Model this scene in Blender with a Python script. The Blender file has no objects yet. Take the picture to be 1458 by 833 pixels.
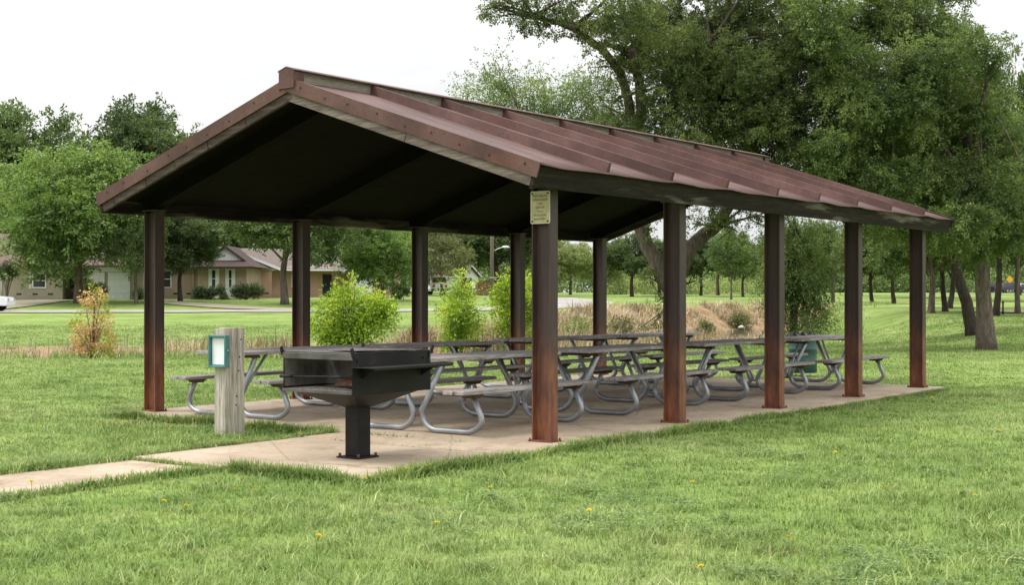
import bpy, bmesh, math, random
import numpy as np
from mathutils import Vector, Matrix

scene = bpy.context.scene
COL = scene.collection
R = math.radians
F, CX, HY, HC = 1941.3, 729.0, 424.0, 1.363        # focal length in photo pixels, centre column, horizon row, eye height
TH = 0.6436
U = np.array([math.sin(TH), math.cos(TH)]); V = np.array([-math.cos(TH), math.sin(TH)])
P0 = np.array([0.311, 12.926])
YAW = math.atan2(U[1], U[0])

def X(px, d): return (px - CX) / F * d
def Zp(py, d): return HC + (HY - py) / F * d
def ab(a, b): q = P0 + a * U + b * V; return float(q[0]), float(q[1])

# ------------------------------------------------------------------ noise helpers
def vnoise(x, y, seed=0):
    x = np.asarray(x, float); y = np.asarray(y, float)
    xi = np.floor(x).astype(np.int64); yi = np.floor(y).astype(np.int64)
    fx = x - xi; fy = y - yi
    fx = fx * fx * (3 - 2 * fx); fy = fy * fy * (3 - 2 * fy)
    def h(i, j):
        n = (i * 374761393 + j * 668265263 + seed * 2147483647) & 0xffffffff
        n = ((n ^ (n >> 13)) * 1274126177) & 0xffffffff
        return ((n ^ (n >> 16)) & 0xffff) / 65535.0
    return (h(xi, yi) * (1 - fx) + h(xi + 1, yi) * fx) * (1 - fy) + (h(xi, yi + 1) * (1 - fx) + h(xi + 1, yi + 1) * fx) * fy
def fnoise(x, y, seed=0, o=3):
    s = 0; a = 1; t = 0
    for k in range(o):
        s = s + a * vnoise(x * 2 ** k, y * 2 ** k, seed + k * 7); t += a; a *= .5
    return s / t
def sstep(e0, e1, x):
    t = np.clip((x - e0) / (e1 - e0), 0, 1); return t * t * (3 - 2 * t)

# ------------------------------------------------------------------ terrain
CREEK = np.array([(-90, 35), (-40, 37.0), (-12, 38.2), (-4, 39.5), (1, 44), (5.0, 55), (9.0, 70), (12.4, 87), (17.5, 97), (26, 103), (40, 109), (60, 120), (100, 140), (220, 170)], float)
def creek_s(x, y):
    """signed distance to the creek line, positive on the shelter's side; and the fraction along it"""
    x = np.asarray(x, float); y = np.asarray(y, float)
    best = np.full(x.shape, 1e9); sg = np.ones(x.shape); yy = np.zeros(x.shape)
    for (x0, y0), (x1, y1) in zip(CREEK[:-1], CREEK[1:]):
        dx, dy = x1 - x0, y1 - y0
        t = np.clip(((x - x0) * dx + (y - y0) * dy) / (dx * dx + dy * dy), 0, 1)
        qx = x0 + t * dx; qy = y0 + t * dy
        d = np.hypot(x - qx, y - qy)
        cr = dx * (y - y0) - dy * (x - x0)
        m = d < best
        best = np.where(m, d, best); sg = np.where(m, np.where(cr < 0, 1.0, -1.0), sg); yy = np.where(m, qy, yy)
    return best * sg, yy
def ground(x, y):
    x = np.asarray(x, float); y = np.asarray(y, float)
    s, cy = creek_s(x, y)
    near = np.interp(y, [-50, 22, 90, 250, 900], [-.045, -.045, .94, 2.26, 3.0])
    valley = np.interp(y, [0, 28, 85, 120, 200], [-.045, -.045, -.95, -.75, 1.0])
    w = sstep(np.interp(x, [13, 21], [6, 1.5]), np.interp(x, [13, 21], [22, 8]), s)
    near = near * w + valley * (1 - w)
    a = (x - P0[0]) * U[0] + (y - P0[1]) * U[1]; b = (x - P0[0]) * V[0] + (y - P0[1]) * V[1]
    near = near - .05 * sstep(3, 11, a) * (1 - sstep(14, 20, a)) * (1 - sstep(6, 9, b)) * sstep(-9, -5, b)
    far = np.interp(y, [0, 45, 85, 112, 150, 250, 900], [-.15, -.15, .50, 1.00, 1.6, 2.3, 3.0])
    far = far + .30 * sstep(90, 103, y) * sstep(2, -8, x)
    g = np.where(s > 0, near, far)
    bed = np.interp(cy, [36, 45, 70, 95, 125], [-.95, -.95, -1.1, -1.3, -1.2])
    hw = np.interp(cy, [36, 60, 95], [4.6, 5.2, 6.2])
    t = sstep(.25, 1.0, np.abs(s) / hw)
    g = bed * (1 - t) + g * t
    g = g + (fnoise(x * .35, y * .35, 5, 2) - .5) * .05 * sstep(1.2, 3, np.maximum(np.abs(a - 4.5) - 6.0, np.abs(b - 2.9) - 3.2))
    return g
def gz(x, y): return float(ground(np.array([x]), np.array([y]))[0])

# ------------------------------------------------------------------ materials
def new_mat(name):
    m = bpy.data.materials.new(name); m.use_nodes = True
    nt = m.node_tree; b = nt.nodes['Principled BSDF']
    return m, nt, b
def lin(nt, a, b): nt.links.new(a, b)
def coords(nt, scale=(1, 1, 1), kind='Object'):
    t = nt.nodes.new('ShaderNodeTexCoord'); mp = nt.nodes.new('ShaderNodeMapping')
    mp.inputs['Scale'].default_value = scale
    lin(nt, t.outputs[kind], mp.inputs['Vector']); return mp.outputs['Vector']
def noise(nt, vec, scale, detail=4, rough=.55):
    n = nt.nodes.new('ShaderNodeTexNoise'); n.inputs['Scale'].default_value = scale
    n.inputs['Detail'].default_value = detail; n.inputs['Roughness'].default_value = rough
    lin(nt, vec, n.inputs['Vector']); return n.outputs['Fac']
def ramp(nt, fac, stops):
    r = nt.nodes.new('ShaderNodeValToRGB'); e = r.color_ramp.elements
    while len(e) < len(stops): e.new(.5)
    for el, (p, c) in zip(e, stops):
        el.position = p; el.color = (c[0], c[1], c[2], 1)
    lin(nt, fac, r.inputs['Fac']); return r.outputs['Color']
def mix(nt, fac, a, b, mode='MIX'):
    m = nt.nodes.new('ShaderNodeMix'); m.data_type = 'RGBA'; m.blend_type = mode
    for s, v in ((m.inputs[0], fac), (m.inputs[6], a), (m.inputs[7], b)):
        if isinstance(v, (int, float)): s.default_value = v
        elif isinstance(v, tuple): s.default_value = (v[0], v[1], v[2], 1)
        else: lin(nt, v, s)
    return m.outputs[2]
def bump(nt, bsdf, h, strength=.3, dist=.02):
    b = nt.nodes.new('ShaderNodeBump'); b.inputs['Strength'].default_value = strength; b.inputs['Distance'].default_value = dist
    lin(nt, h, b.inputs['Height']); lin(nt, b.outputs['Normal'], bsdf.inputs['Normal'])
def plain(name, c, rough=.6, metal=0, var=.25, scale=6, stretch=(1, 1, 1), bmp=.15, spec=.4):
    m, nt, b = new_mat(name)
    v = coords(nt, stretch)
    n = noise(nt, v, scale)
    col = ramp(nt, n, [(.3, tuple(k * (1 - var) for k in c)), (.7, tuple(min(1, k * (1 + var)) for k in c))])
    lin(nt, col, b.inputs['Base Color'])
    b.inputs['Roughness'].default_value = rough; b.inputs['Metallic'].default_value = metal
    b.inputs['Specular IOR Level'].default_value = spec
    if bmp: bump(nt, b, noise(nt, v, scale * 4), bmp, .01)
    return m
def wood(name, dark, mid, light, stretch, scale=3.0, rough=.85, extra=None):
    m, nt, b = new_mat(name)
    v = coords(nt, stretch)
    oi = nt.nodes.new('ShaderNodeObjectInfo'); of = nt.nodes.new('ShaderNodeVectorMath'); of.operation = 'MULTIPLY_ADD'
    of.inputs[1].default_value = (37, 23, 31); lin(nt, oi.outputs['Random'], of.inputs[0]); lin(nt, v, of.inputs[2]); v = of.outputs[0]
    n1 = noise(nt, v, scale, 6, .65); n2 = noise(nt, v, scale * 5, 3)
    base = ramp(nt, n1, [(.25, dark), (.5, mid), (.75, light)])
    fine = ramp(nt, n2, [(.35, (.55, .55, .55)), (.6, (1.1, 1.1, 1.1))])
    col = mix(nt, .8, base, fine, 'MULTIPLY')
    if extra:
        v2 = coords(nt, extra[0]); st = ramp(nt, noise(nt, v2, extra[1], 4, .6), [(extra[2], (0, 0, 0)), (extra[2] + .12, (1, 1, 1))])
        col = mix(nt, st, col, extra[3])
    lin(nt, col, b.inputs['Base Color']); b.inputs['Roughness'].default_value = rough
    b.inputs['Specular IOR Level'].default_value = .2
    bump(nt, b, n2, .5, .006)
    return m
M = {}
def leafmat(name, c_dark, c_mid, c_light, nscale=.6, trans=.42, accent=None, grey=.28):
    def soft(c):
        l = .3 * c[0] + .6 * c[1] + .1 * c[2]; return tuple((v * (1 - grey) + l * grey) * 1.30 for v in c)
    c_dark, c_mid, c_light = soft(c_dark), soft(c_mid), soft(c_light)
    m = bpy.data.materials.new(name); m.use_nodes = True; nt = m.node_tree; nt.nodes.clear()
    out = nt.nodes.new('ShaderNodeOutputMaterial')
    g = nt.nodes.new('ShaderNodeNewGeometry')
    tc = nt.nodes.new('ShaderNodeTexCoord')
    n = noise(nt, tc.outputs['Object'], nscale, 3)
    c = ramp(nt, n, [(.36, c_dark), (.5, c_mid), (.64, c_light)])
    rv = ramp(nt, g.outputs['Random Per Island'], [(0, (.55, .55, .52)), (.6, (1, 1, 1)), (1, (1.5, 1.4, 1.25))])
    c = mix(nt, 1.0, c, rv, 'MULTIPLY')
    if accent:
        a = ramp(nt, noise(nt, tc.outputs['Object'], accent[1], 2), [(accent[2], (0, 0, 0)), (accent[2] + .06, (1, 1, 1))])
        c = mix(nt, a, c, accent[0])
    d = nt.nodes.new('ShaderNodeBsdfPrincipled'); t = nt.nodes.new('ShaderNodeBsdfTranslucent')
    d.inputs['Roughness'].default_value = .55; d.inputs['Specular IOR Level'].default_value = .35
    lin(nt, c, d.inputs['Base Color'])
    tcol = mix(nt, 1.0, c, (1.15, 1.2, .6), 'MULTIPLY'); lin(nt, tcol, t.inputs['Color'])
    ms = nt.nodes.new('ShaderNodeMixShader'); ms.inputs[0].default_value = trans
    lin(nt, d.outputs[0], ms.inputs[1]); lin(nt, t.outputs[0], ms.inputs[2]); lin(nt, ms.outputs[0], out.inputs['Surface'])
    return m

def lawn_color(nt):
    g = nt.nodes.new('ShaderNodeNewGeometry')
    big = noise(nt, g.outputs['Position'], .22, 3, .6)
    mid = noise(nt, g.outputs['Position'], 1.3, 3, .6)
    c = ramp(nt, big, [(.3, (.18, .275, .068)), (.5, (.255, .35, .104)), (.72, (.345, .415, .165))])
    c2 = ramp(nt, mid, [(.3, (.75, .8, .7)), (.55, (1, 1, 1)), (.75, (1.25, 1.15, 1.2))])
    c = mix(nt, 1.0, c, c2, 'MULTIPLY')
    th = ramp(nt, noise(nt, g.outputs['Position'], .75, 6, .7), [(.56, (0, 0, 0)), (.74, (.6, .6, .6))])
    return mix(nt, th, c, (.40, .38, .20)), g

def make_materials():
    # ground
    m, nt, b = new_mat('lawn_ground')
    c, g = lawn_color(nt)
    at = nt.nodes.new('ShaderNodeAttribute'); at.attribute_name = 'dry'
    fine = noise(nt, g.outputs['Position'], 9, 5, .7)
    vf = nt.nodes.new('ShaderNodeMapping'); vf.inputs['Scale'].default_value = (1, .25, 1)
    lin(nt, g.outputs['Position'], vf.inputs['Vector'])
    fc = ramp(nt, fine, [(.3, (.5, .55, .42)), (.5, (.80, .82, .72)), (.72, (1.06, 1.02, .95))])
    c = mix(nt, 1.0, c, fc, 'MULTIPLY')
    dryc = ramp(nt, noise(nt, g.outputs['Position'], 1.6, 5, .7), [(.3, (.13, .10, .05)), (.5, (.28, .19, .11)), (.7, (.40, .29, .18))])
    c = mix(nt, at.outputs['Fac'], c, dryc)
    lin(nt, c, b.inputs['Base Color']); b.inputs['Roughness'].default_value = .95; b.inputs['Specular IOR Level'].default_value = .1
    bump(nt, b, fine, .8, .05)
    M['lawn'] = m
    # grass blades
    m = bpy.data.materials.new('grass_blades'); m.use_nodes = True; nt = m.node_tree; nt.nodes.clear()
    out = nt.nodes.new('ShaderNodeOutputMaterial')
    c, g = lawn_color(nt)
    rv = ramp(nt, g.outputs['Random Per Island'], [(0, (.72, .78, .62)), (.45, (1, 1, 1)), (.84, (1.18, 1.15, 1.1)), (.92, (1.55, 1.3, 1.5)), (1, (1.9, 1.5, 2.0))])
    c = mix(nt, 1.0, c, rv, 'MULTIPLY')
    d = nt.nodes.new('ShaderNodeBsdfPrincipled'); d.inputs['Roughness'].default_value = .5; d.inputs['Specular IOR Level'].default_value = .3
    t = nt.nodes.new('ShaderNodeBsdfTranslucent')
    lin(nt, c, d.inputs['Base Color']); lin(nt, c, t.inputs['Color'])
    ms = nt.nodes.new('ShaderNodeMixShader'); ms.inputs[0].default_value = .3
    lin(nt, d.outputs[0], ms.inputs[1]); lin(nt, t.outputs[0], ms.inputs[2]); lin(nt, ms.outputs[0], out.inputs['Surface'])
    M['grass'] = m
    M['clover'] = leafmat('clover_leaves', (.10, .19, .04), (.14, .25, .06), (.20, .31, .09), 1, .4)
    M['reed'] = leafmat('dry_reed_stalks', (.20, .14, .07), (.36, .27, .16), (.50, .40, .27), .5, .2)
    M['stalk'] = leafmat('dead_grey_stalks', (.14, .11, .08), (.2, .17, .13), (.26, .23, .18), 1, .1)
    # concrete
    m, nt, b = new_mat('worn_concrete')
    v = coords(nt)
    n1 = noise(nt, v, .9, 6, .6); n2 = noise(nt, v, 14, 5, .7)
    c = ramp(nt, n1, [(.28, (.30, .232, .160)), (.5, (.43, .340, .240)), (.74, (.53, .435, .325))])
    st = ramp(nt, noise(nt, v, 2.6, 5, .7), [(.52, (1, 1, 1)), (.72, (.62, .55, .48))])
    c = mix(nt, 1, c, st, 'MULTIPLY')
    c = mix(nt, .7, c, ramp(nt, n2, [(.3, (.75, .75, .75)), (.65, (1.1, 1.1, 1.1))]), 'MULTIPLY')
    vo = nt.nodes.new('ShaderNodeTexVoronoi'); vo.feature = 'DISTANCE_TO_EDGE'; vo.inputs['Scale'].default_value = .55
    wv_ = mix(nt, .12, v, noise(nt, v, 3, 4), 'ADD'); lin(nt, wv_, vo.inputs['Vector'])
    ck = ramp(nt, vo.outputs['Distance'], [(.0, (.38, .34, .3)), (.006, (1, 1, 1))]); c = mix(nt, .55, c, ck, 'MULTIPLY')
    spn = ramp(nt, noise(nt, v, 7, 4, .8), [(.66, (1, 1, 1)), (.74, (.45, .40, .36))]); c = mix(nt, .6, c, spn, 'MULTIPLY')
    lin(nt, c, b.inputs['Base Color']); b.inputs['Roughness'].default_value = .85; bump(nt, b, n2, .35, .008)
    M['concrete'] = m
    M['road'] = plain('pale_road_concrete', (.31, .29, .265), .9, 0, .15, .6)
    M['drive'] = plain('driveway_concrete', (.30, .26, .19), .9, 0, .15, .8)
    M['sand'] = plain('bare_sandy_soil', (.36, .26, .18), .95, 0, .2, 1.2)
    # steel post: brown paint, rusting up from the foot
    m, nt, b = new_mat('brown_rusting_steel')
    v = coords(nt)
    sep = nt.nodes.new('ShaderNodeSeparateXYZ'); lin(nt, v, sep.inputs[0])
    nz = noise(nt, coords(nt, (3, 3, 1.2)), 1.6, 5, .6)
    add = nt.nodes.new('ShaderNodeMath'); add.operation = 'MULTIPLY_ADD'
    lin(nt, nz, add.inputs[0]); add.inputs[1].default_value = 1.5; lin(nt, sep.outputs['Z'], add.inputs[2])
    rz = nt.nodes.new('ShaderNodeMapRange'); rz.inputs['From Min'].default_value = .72; rz.inputs['From Max'].default_value = 1.85
    lin(nt, add.outputs[0], rz.inputs['Value'])
    dk = ramp(nt, noise(nt, coords(nt, (6, 6, .7)), 2.5, 5, .6), [(.3, (.034, .020, .017)), (.7, (.068, .041, .035))])
    rust = ramp(nt, noise(nt, coords(nt, (4, 4, 1.0)), 3, 5, .6), [(.32, (.10, .032, .019)), (.52, (.22, .077, .036)), (.70, (.32, .135, .058))])
    lin(nt, mix(nt, rz.outputs[0], rust, dk), b.inputs['Base Color'])
    b.inputs['Roughness'].default_value = .55; b.inputs['Specular IOR Level'].default_value = .45
    bump(nt, b, noise(nt, v, 60, 3), .15, .003)
    M['steel'] = m
    M['rustplate'] = plain('rusted_base_plate', (.16, .055, .032), .8, 0, .35, 12)
    # roof
    m, nt, b = new_mat('maroon_weathered_roof_steel')
    v = coords(nt)
    n1 = noise(nt, coords(nt, (1.6, .35, .35)), 2.2, 6, .65); n2 = noise(nt, v, 35, 3)
    c = ramp(nt, n1, [(.30, (.048, .025, .022)), (.5, (.100, .051, .043)), (.68, (.165, .093, .080))])
    sp = ramp(nt, noise(nt, v, 5.5, 5, .7), [(.6, (1, 1, 1)), (.72, (1.6, 1.25, 1.1))])
    c = mix(nt, 1, c, sp, 'MULTIPLY')
    c = mix(nt, .5, c, ramp(nt, n2, [(.3, (.7, .7, .7)), (.65, (1.1, 1.1, 1.1))]), 'MULTIPLY')
    rs = ramp(nt, noise(nt, coords(nt, (2.6, .25, .6)), 3.0, 6, .7), [(.56, (0, 0, 0)), (.70, (.55, .55, .55))])
    c = mix(nt, rs, c, (.17, .072, .040))
    lin(nt, c, b.inputs['Base Color']); b.inputs['Roughness'].default_value = .62; b.inputs['Specular IOR Level'].default_value = .28
    bump(nt, b, n2, .08, .004)
    M['roof'] = m
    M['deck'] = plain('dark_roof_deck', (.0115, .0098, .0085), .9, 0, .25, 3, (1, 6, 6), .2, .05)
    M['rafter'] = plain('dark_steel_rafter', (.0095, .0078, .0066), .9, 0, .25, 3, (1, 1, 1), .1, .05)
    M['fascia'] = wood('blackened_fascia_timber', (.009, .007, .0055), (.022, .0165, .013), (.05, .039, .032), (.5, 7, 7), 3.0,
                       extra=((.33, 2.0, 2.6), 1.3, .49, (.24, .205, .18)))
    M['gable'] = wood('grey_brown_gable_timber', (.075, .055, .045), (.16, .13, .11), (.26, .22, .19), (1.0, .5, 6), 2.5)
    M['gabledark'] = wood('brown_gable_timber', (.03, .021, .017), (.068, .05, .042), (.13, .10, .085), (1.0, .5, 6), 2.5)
    M['ridge'] = wood('silvery_ridge_timber', (.14, .12, .095), (.25, .225, .18), (.34, .31, .26), (.6, 6, 8), 3)
    M['plank'] = wood('weathered_grey_plank', (.18, .155, .15), (.39, .355, .34), (.58, .55, .53), (.55, 9, 4), 3.2)
    M['bench'] = wood('weathered_pale_bench_plank', (.16, .14, .133), (.34, .31, .295), (.55, .52, .50), (.5, 9, 4), 3.2)
    M['darkwood'] = wood('old_brown_crosspiece', (.05, .035, .025), (.11, .08, .06), (.17, .13, .10), (5, 1, 5), 3)
    m, nt, b = new_mat('galvanised_pipe')
    v = coords(nt); n1 = noise(nt, v, 5, 5, .6)
    lin(nt, ramp(nt, n1, [(.3, (.23, .245, .265)), (.7, (.40, .42, .45))]), b.inputs['Base Color'])
    b.inputs['Metallic'].default_value = .55; b.inputs['Roughness'].default_value = .42
    M['pipe'] = m
    M['signpost'] = wood('bleached_sign_timber', (.22, .185, .145), (.50, .45, .385), (.70, .66, .60), (9, 9, .45), 3.0, extra=((26, 26, .5), 1.2, .60, (.10, .082, .062)))
    M['teal'] = plain('teal_painted_frame', (.075, .20, .20), .5, 0, .3, 10)
    M['paper'] = plain('white_notice_paper', (.80, .83, .87), .35, 0, .04, 5, bmp=0)
    M['plaque'] = plain('faded_yellow_plaque_metal', (.47, .43, .235), .5, 0, .18, 14, bmp=.05)
    M['plaque_edge'] = plain('pale_plaque_border', (.60, .57, .45), .5, 0, .12, 14, bmp=.05)
    M['ink'] = plain('faded_dark_lettering', (.13, .12, .09), .8, 0, .3, 40, bmp=0)
    M['blacksteel'] = plain('black_grill_steel', (.011, .0105, .0105), .62, 0, .4, 7, (1, 1, 1), .1, .25)
    m, nt, b = new_mat('black_grill_steel_worn'); v = coords(nt)
    c = ramp(nt, noise(nt, v, 6, 5), [(.3, (.008, .0075, .0075)), (.7, (.017, .016, .0155))])
    c = mix(nt, ramp(nt, noise(nt, v, 9, 6, .75), [(.60, (0, 0, 0)), (.70, (.75, .75, .75))]), c, (.060, .028, .017))
    c = mix(nt, ramp(nt, noise(nt, coords(nt, (1, 1, 8)), 5, 6, .8), [(.66, (0, 0, 0)), (.74, (.5, .5, .5))]), c, (.07, .066, .062))
    lin(nt, c, b.inputs['Base Color']); b.inputs['Roughness'].default_value = .6; b.inputs['Specular IOR Level'].default_value = .25; bump(nt, b, noise(nt, v, 30, 3), .12, .004)
    M['blacksteel'] = m
    M['grillgrey'] = plain('heat_greyed_grill_plate', (.10, .092, .09), .5, .25, .4, 6, (1, 1, 1), .1, .5)
    M['grate'] = plain('worn_grate_steel', (.14, .125, .118), .5, .4, .35, 9, (1, 8, 1), .1)
    m, nt, b = new_mat('sooty_firebox_lining')
    v = coords(nt); n1 = noise(nt, v, 5, 6, .65)
    lin(nt, ramp(nt, n1, [(.3, (.075, .066, .062)), (.5, (.19, .17, .16)), (.7, (.30, .27, .25))]), b.inputs['Base Color']); b.inputs['Roughness'].default_value = .9
    M['soot'] = m
    m, nt, b = new_mat('ash_and_embers_rust')
    v = coords(nt); n1 = noise(nt, v, 16, 6, .7)
    lin(nt, ramp(nt, n1, [(.3, (.04, .03, .025)), (.48, (.15, .06, .035)), (.62, (.22, .095, .055)), (.78, (.26, .22, .17))]), b.inputs['Base Color']); b.inputs['Roughness'].default_value = .95
    bump(nt, b, n1, .8, .02); M['coal'] = m
    m, nt, b = new_mat('crusted_ash')
    v = coords(nt); n1 = noise(nt, v, 40, 6, .8)
    lin(nt, ramp(nt, n1, [(.35, (.04, .034, .026)), (.55, (.17, .145, .11)), (.72, (.42, .37, .29))]), b.inputs['Base Color']); b.inputs['Roughness'].default_value = .95
    bump(nt, b, n1, 1, .02); M['ash'] = m
    # barrel
    m, nt, b = new_mat('green_barrel_paint')
    v = coords(nt)
    c = ramp(nt, noise(nt, v, 5, 5), [(.3, (.018, .060, .050)), (.7, (.035, .105, .085))])
    pb = ramp(nt, noise(nt, coords(nt, (1, 1, 1.3)), 2.6, 3), [(.60, (0, 0, 0)), (.64, (1, 1, 1))])
    c = mix(nt, pb, c, (.02, .06, .18))
    lin(nt, c, b.inputs['Base Color']); b.inputs['Roughness'].default_value = .45; M['barrel'] = m
    M['liner'] = plain('black_plastic_liner', (.02, .02, .022), .25, 0, .3, 10, bmp=.5)
    # trees
    M['bark'] = wood('furrowed_grey_bark', (.055, .042, .034), (.15, .12, .098), (.27, .225, .185), (5, 5, .9), 3.0, .95)
    M['oakbark'] = wood('rugged_oak_bark', (.04, .032, .026), (.105, .085, .068), (.20, .165, .135), (5, 5, .9), 3.0, .95)
    M['barkdark'] = wood('dark_bark', (.028, .022, .018), (.065, .052, .042), (.11, .09, .075), (5, 5, .9), 3.0, .95)
    M['leaf_oak'] = leafmat('oak_leaves', (0.063, 0.1023, 0.024), (0.1085, 0.1628, 0.0345), (0.1715, 0.2247, 0.054), .7, .42, ((.20, .16, .05), .55, .74))
    M['leaf_elm'] = leafmat('elm_leaves', (0.0629, 0.114, 0.018), (0.102, 0.1725, 0.027), (0.17, 0.2475, 0.045), .7, .42)
    M['leaf_deep'] = leafmat('deep_green_leaves', (0.0448, 0.0868, 0.0221), (0.0736, 0.126, 0.0312), (0.12, 0.182, 0.0442), .35, .40)
    M['leaf_mid'] = leafmat('mid_green_leaves', (0.0667, 0.1274, 0.0286), (0.1131, 0.1924, 0.039), (0.1812, 0.2665, 0.0585), .35, .42)
    M['leaf_bright'] = leafmat('bright_spring_leaves', (0.08775, 0.1812, 0.0216), (0.1553, 0.2687, 0.0324), (0.2565, 0.375, 0.054), .4, .36)
    M['leaf_lime'] = leafmat('lime_shrub_leaves', (.17, .27, .025), (.27, .38, .035), (.40, .49, .055), 1.5, .40, None, .05)
    M['leaf_olive'] = leafmat('olive_leaves', (.095, .115, .032), (.145, .165, .045), (.20, .215, .065), .4, .33)
    M['leaf_pale'] = leafmat('pale_yellow_green_leaves', (.13, .19, .045), (.2, .265, .06), (.28, .34, .09), .4, .35)
    M['leaf_orange'] = leafmat('orange_turning_leaves', (.50, .24, .10), (.60, .34, .14), (.62, .44, .2), 2.2, .35, ((.36, .38, .05), 1.9, .50))
    M['leaf_hedge'] = leafmat('hedge_leaves', (0.036, 0.0682, 0.022), (0.06, 0.1012, 0.0297), (0.096, 0.143, 0.0407), 1, .25)
    M['petal'] = plain('yellow_petals', (.75, .60, .03), .6, 0, .1, 30, bmp=0)
    M['stem'] = plain('green_stem', (.12, .2, .05), .7, 0, .15, 30, bmp=0)
    # houses and street
    def brick(name, c1, c2, mortar):
        m, nt, b = new_mat(name)
        bt = nt.nodes.new('ShaderNodeTexBrick'); bt.inputs['Scale'].default_value = 1.0
        bt.inputs['Brick Width'].default_value = .22; bt.inputs['Row Height'].default_value = .075; bt.inputs['Mortar Size'].default_value = .008
        tc = nt.nodes.new('ShaderNodeTexCoord'); sp = nt.nodes.new('ShaderNodeSeparateXYZ'); lin(nt, tc.outputs['Object'], sp.inputs[0])
        ad = nt.nodes.new('ShaderNodeMath'); lin(nt, sp.outputs['X'], ad.inputs[0]); lin(nt, sp.outputs['Y'], ad.inputs[1])
        cb = nt.nodes.new('ShaderNodeCombineXYZ'); lin(nt, ad.outputs[0], cb.inputs[0]); lin(nt, sp.outputs['Z'], cb.inputs[1])
        lin(nt, cb.outputs[0], bt.inputs['Vector'])
        for k, c in (('Color1', c1), ('Color2', c2), ('Mortar', mortar)): bt.inputs[k].default_value = (*c, 1)
        st = ramp(nt, noise(nt, tc.outputs['Object'], .8, 4), [(.3, (.85, .85, .85)), (.7, (1.1, 1.08, 1.05))])
        lin(nt, mix(nt, 1, bt.outputs['Color'], st, 'MULTIPLY'), b.inputs['Base Color']); b.inputs['Roughness'].default_value = .9
        return m
    M['brick_beige'] = brick('beige_brick', (.34, .29, .23), (.39, .335, .27), (.40, .36, .31))
    M['brick_tan'] = brick('tan_brick', (.36, .26, .20), (.42, .31, .24), (.40, .33, .27))
    M['brick_salmon'] = brick('salmon_brick', (.44, .26, .18), (.50, .31, .22), (.42, .34, .28))
    M['white'] = plain('white_house_paint', (.72, .73, .75), .6, 0, .05, 3, bmp=.05)
    M['cream'] = plain('cream_siding', (.62, .60, .54), .7, 0, .06, 3, bmp=.05)
    M['shingle_brown'] = plain('brown_shingles', (.058, .036, .030), .95, 0, .25, 5, (1, 1, 3), .4)
    M['shingle_pink'] = plain('faded_red_brown_shingles', (.16, .112, .094), .95, 0, .2, 5, (1, 1, 3), .4)
    M['shingle_grey'] = plain('grey_brown_shingles', (.21, .17, .15), .95, 0, .2, 5, (1, 1, 3), .4)
    m, nt, b = new_mat('dark_window_glass'); b.inputs['Base Color'].default_value = (.03, .035, .04, 1); b.inputs['Roughness'].default_value = .08; M['glass'] = m
    M['doorpaint'] = plain('dark_door_paint', (.05, .035, .03), .6)
    M['fencewood'] = wood('red_brown_fence_boards', (.10, .05, .03), (.17, .085, .055), (.24, .13, .09), (5, 5, .4), 3)
    M['polewood'] = wood('grey_utility_pole', (.10, .085, .07), (.17, .145, .12), (.24, .21, .18), (6, 6, .4), 3)
    M['alu'] = plain('lamp_aluminium', (.6, .62, .64), .4, .6, .1, 5)
    m, nt, b = new_mat('white_car_paint'); b.inputs['Base Color'].default_value = (.78, .79, .82, 1); b.inputs['Roughness'].default_value = .25; b.inputs['Coat Weight'].default_value = .5; M['carwhite'] = m
    m, nt, b = new_mat('dark_car_paint'); b.inputs['Base Color'].default_value = (.03, .032, .04, 1); b.inputs['Roughness'].default_value = .25; b.inputs['Coat Weight'].default_value = .5; M['cardark'] = m
    m, nt, b = new_mat('red_car_paint'); b.inputs['Base Color'].default_value = (.4, .04, .03, 1); b.inputs['Roughness'].default_value = .25; b.inputs['Coat Weight'].default_value = .5; M['carred'] = m
    M['tyre'] = plain('tyre_rubber', (.02, .02, .02), .85)
    M['rim'] = plain('wheel_rim', (.35, .36, .38), .4, .7)
    M['redlight'] = plain('red_tail_light', (.30, .02, .02), .3, bmp=0)
    M['signyellow'] = plain('amber_sign_sheet', (.80, .42, .03), .5, 0, .08, bmp=0)
    M['signwhite'] = plain('white_sign_sheet', (.75, .75, .75), .5, 0, .08, bmp=0)
    M['blackpaint'] = plain('black_paint', (.02, .02, .022), .5)
    M['rock'] = plain('pale_rock', (.55, .52, .48), .9, 0, .2, 4)
    m, nt, b = new_mat('creek_water'); b.inputs['Base Color'].default_value = (.07, .06, .035, 1); b.inputs['Roughness'].default_value = .12
    bump(nt, b, noise(nt, coords(nt, (1, .4, 1)), 2.5, 3), .25, .03); M['water'] = m
make_materials()

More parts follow.
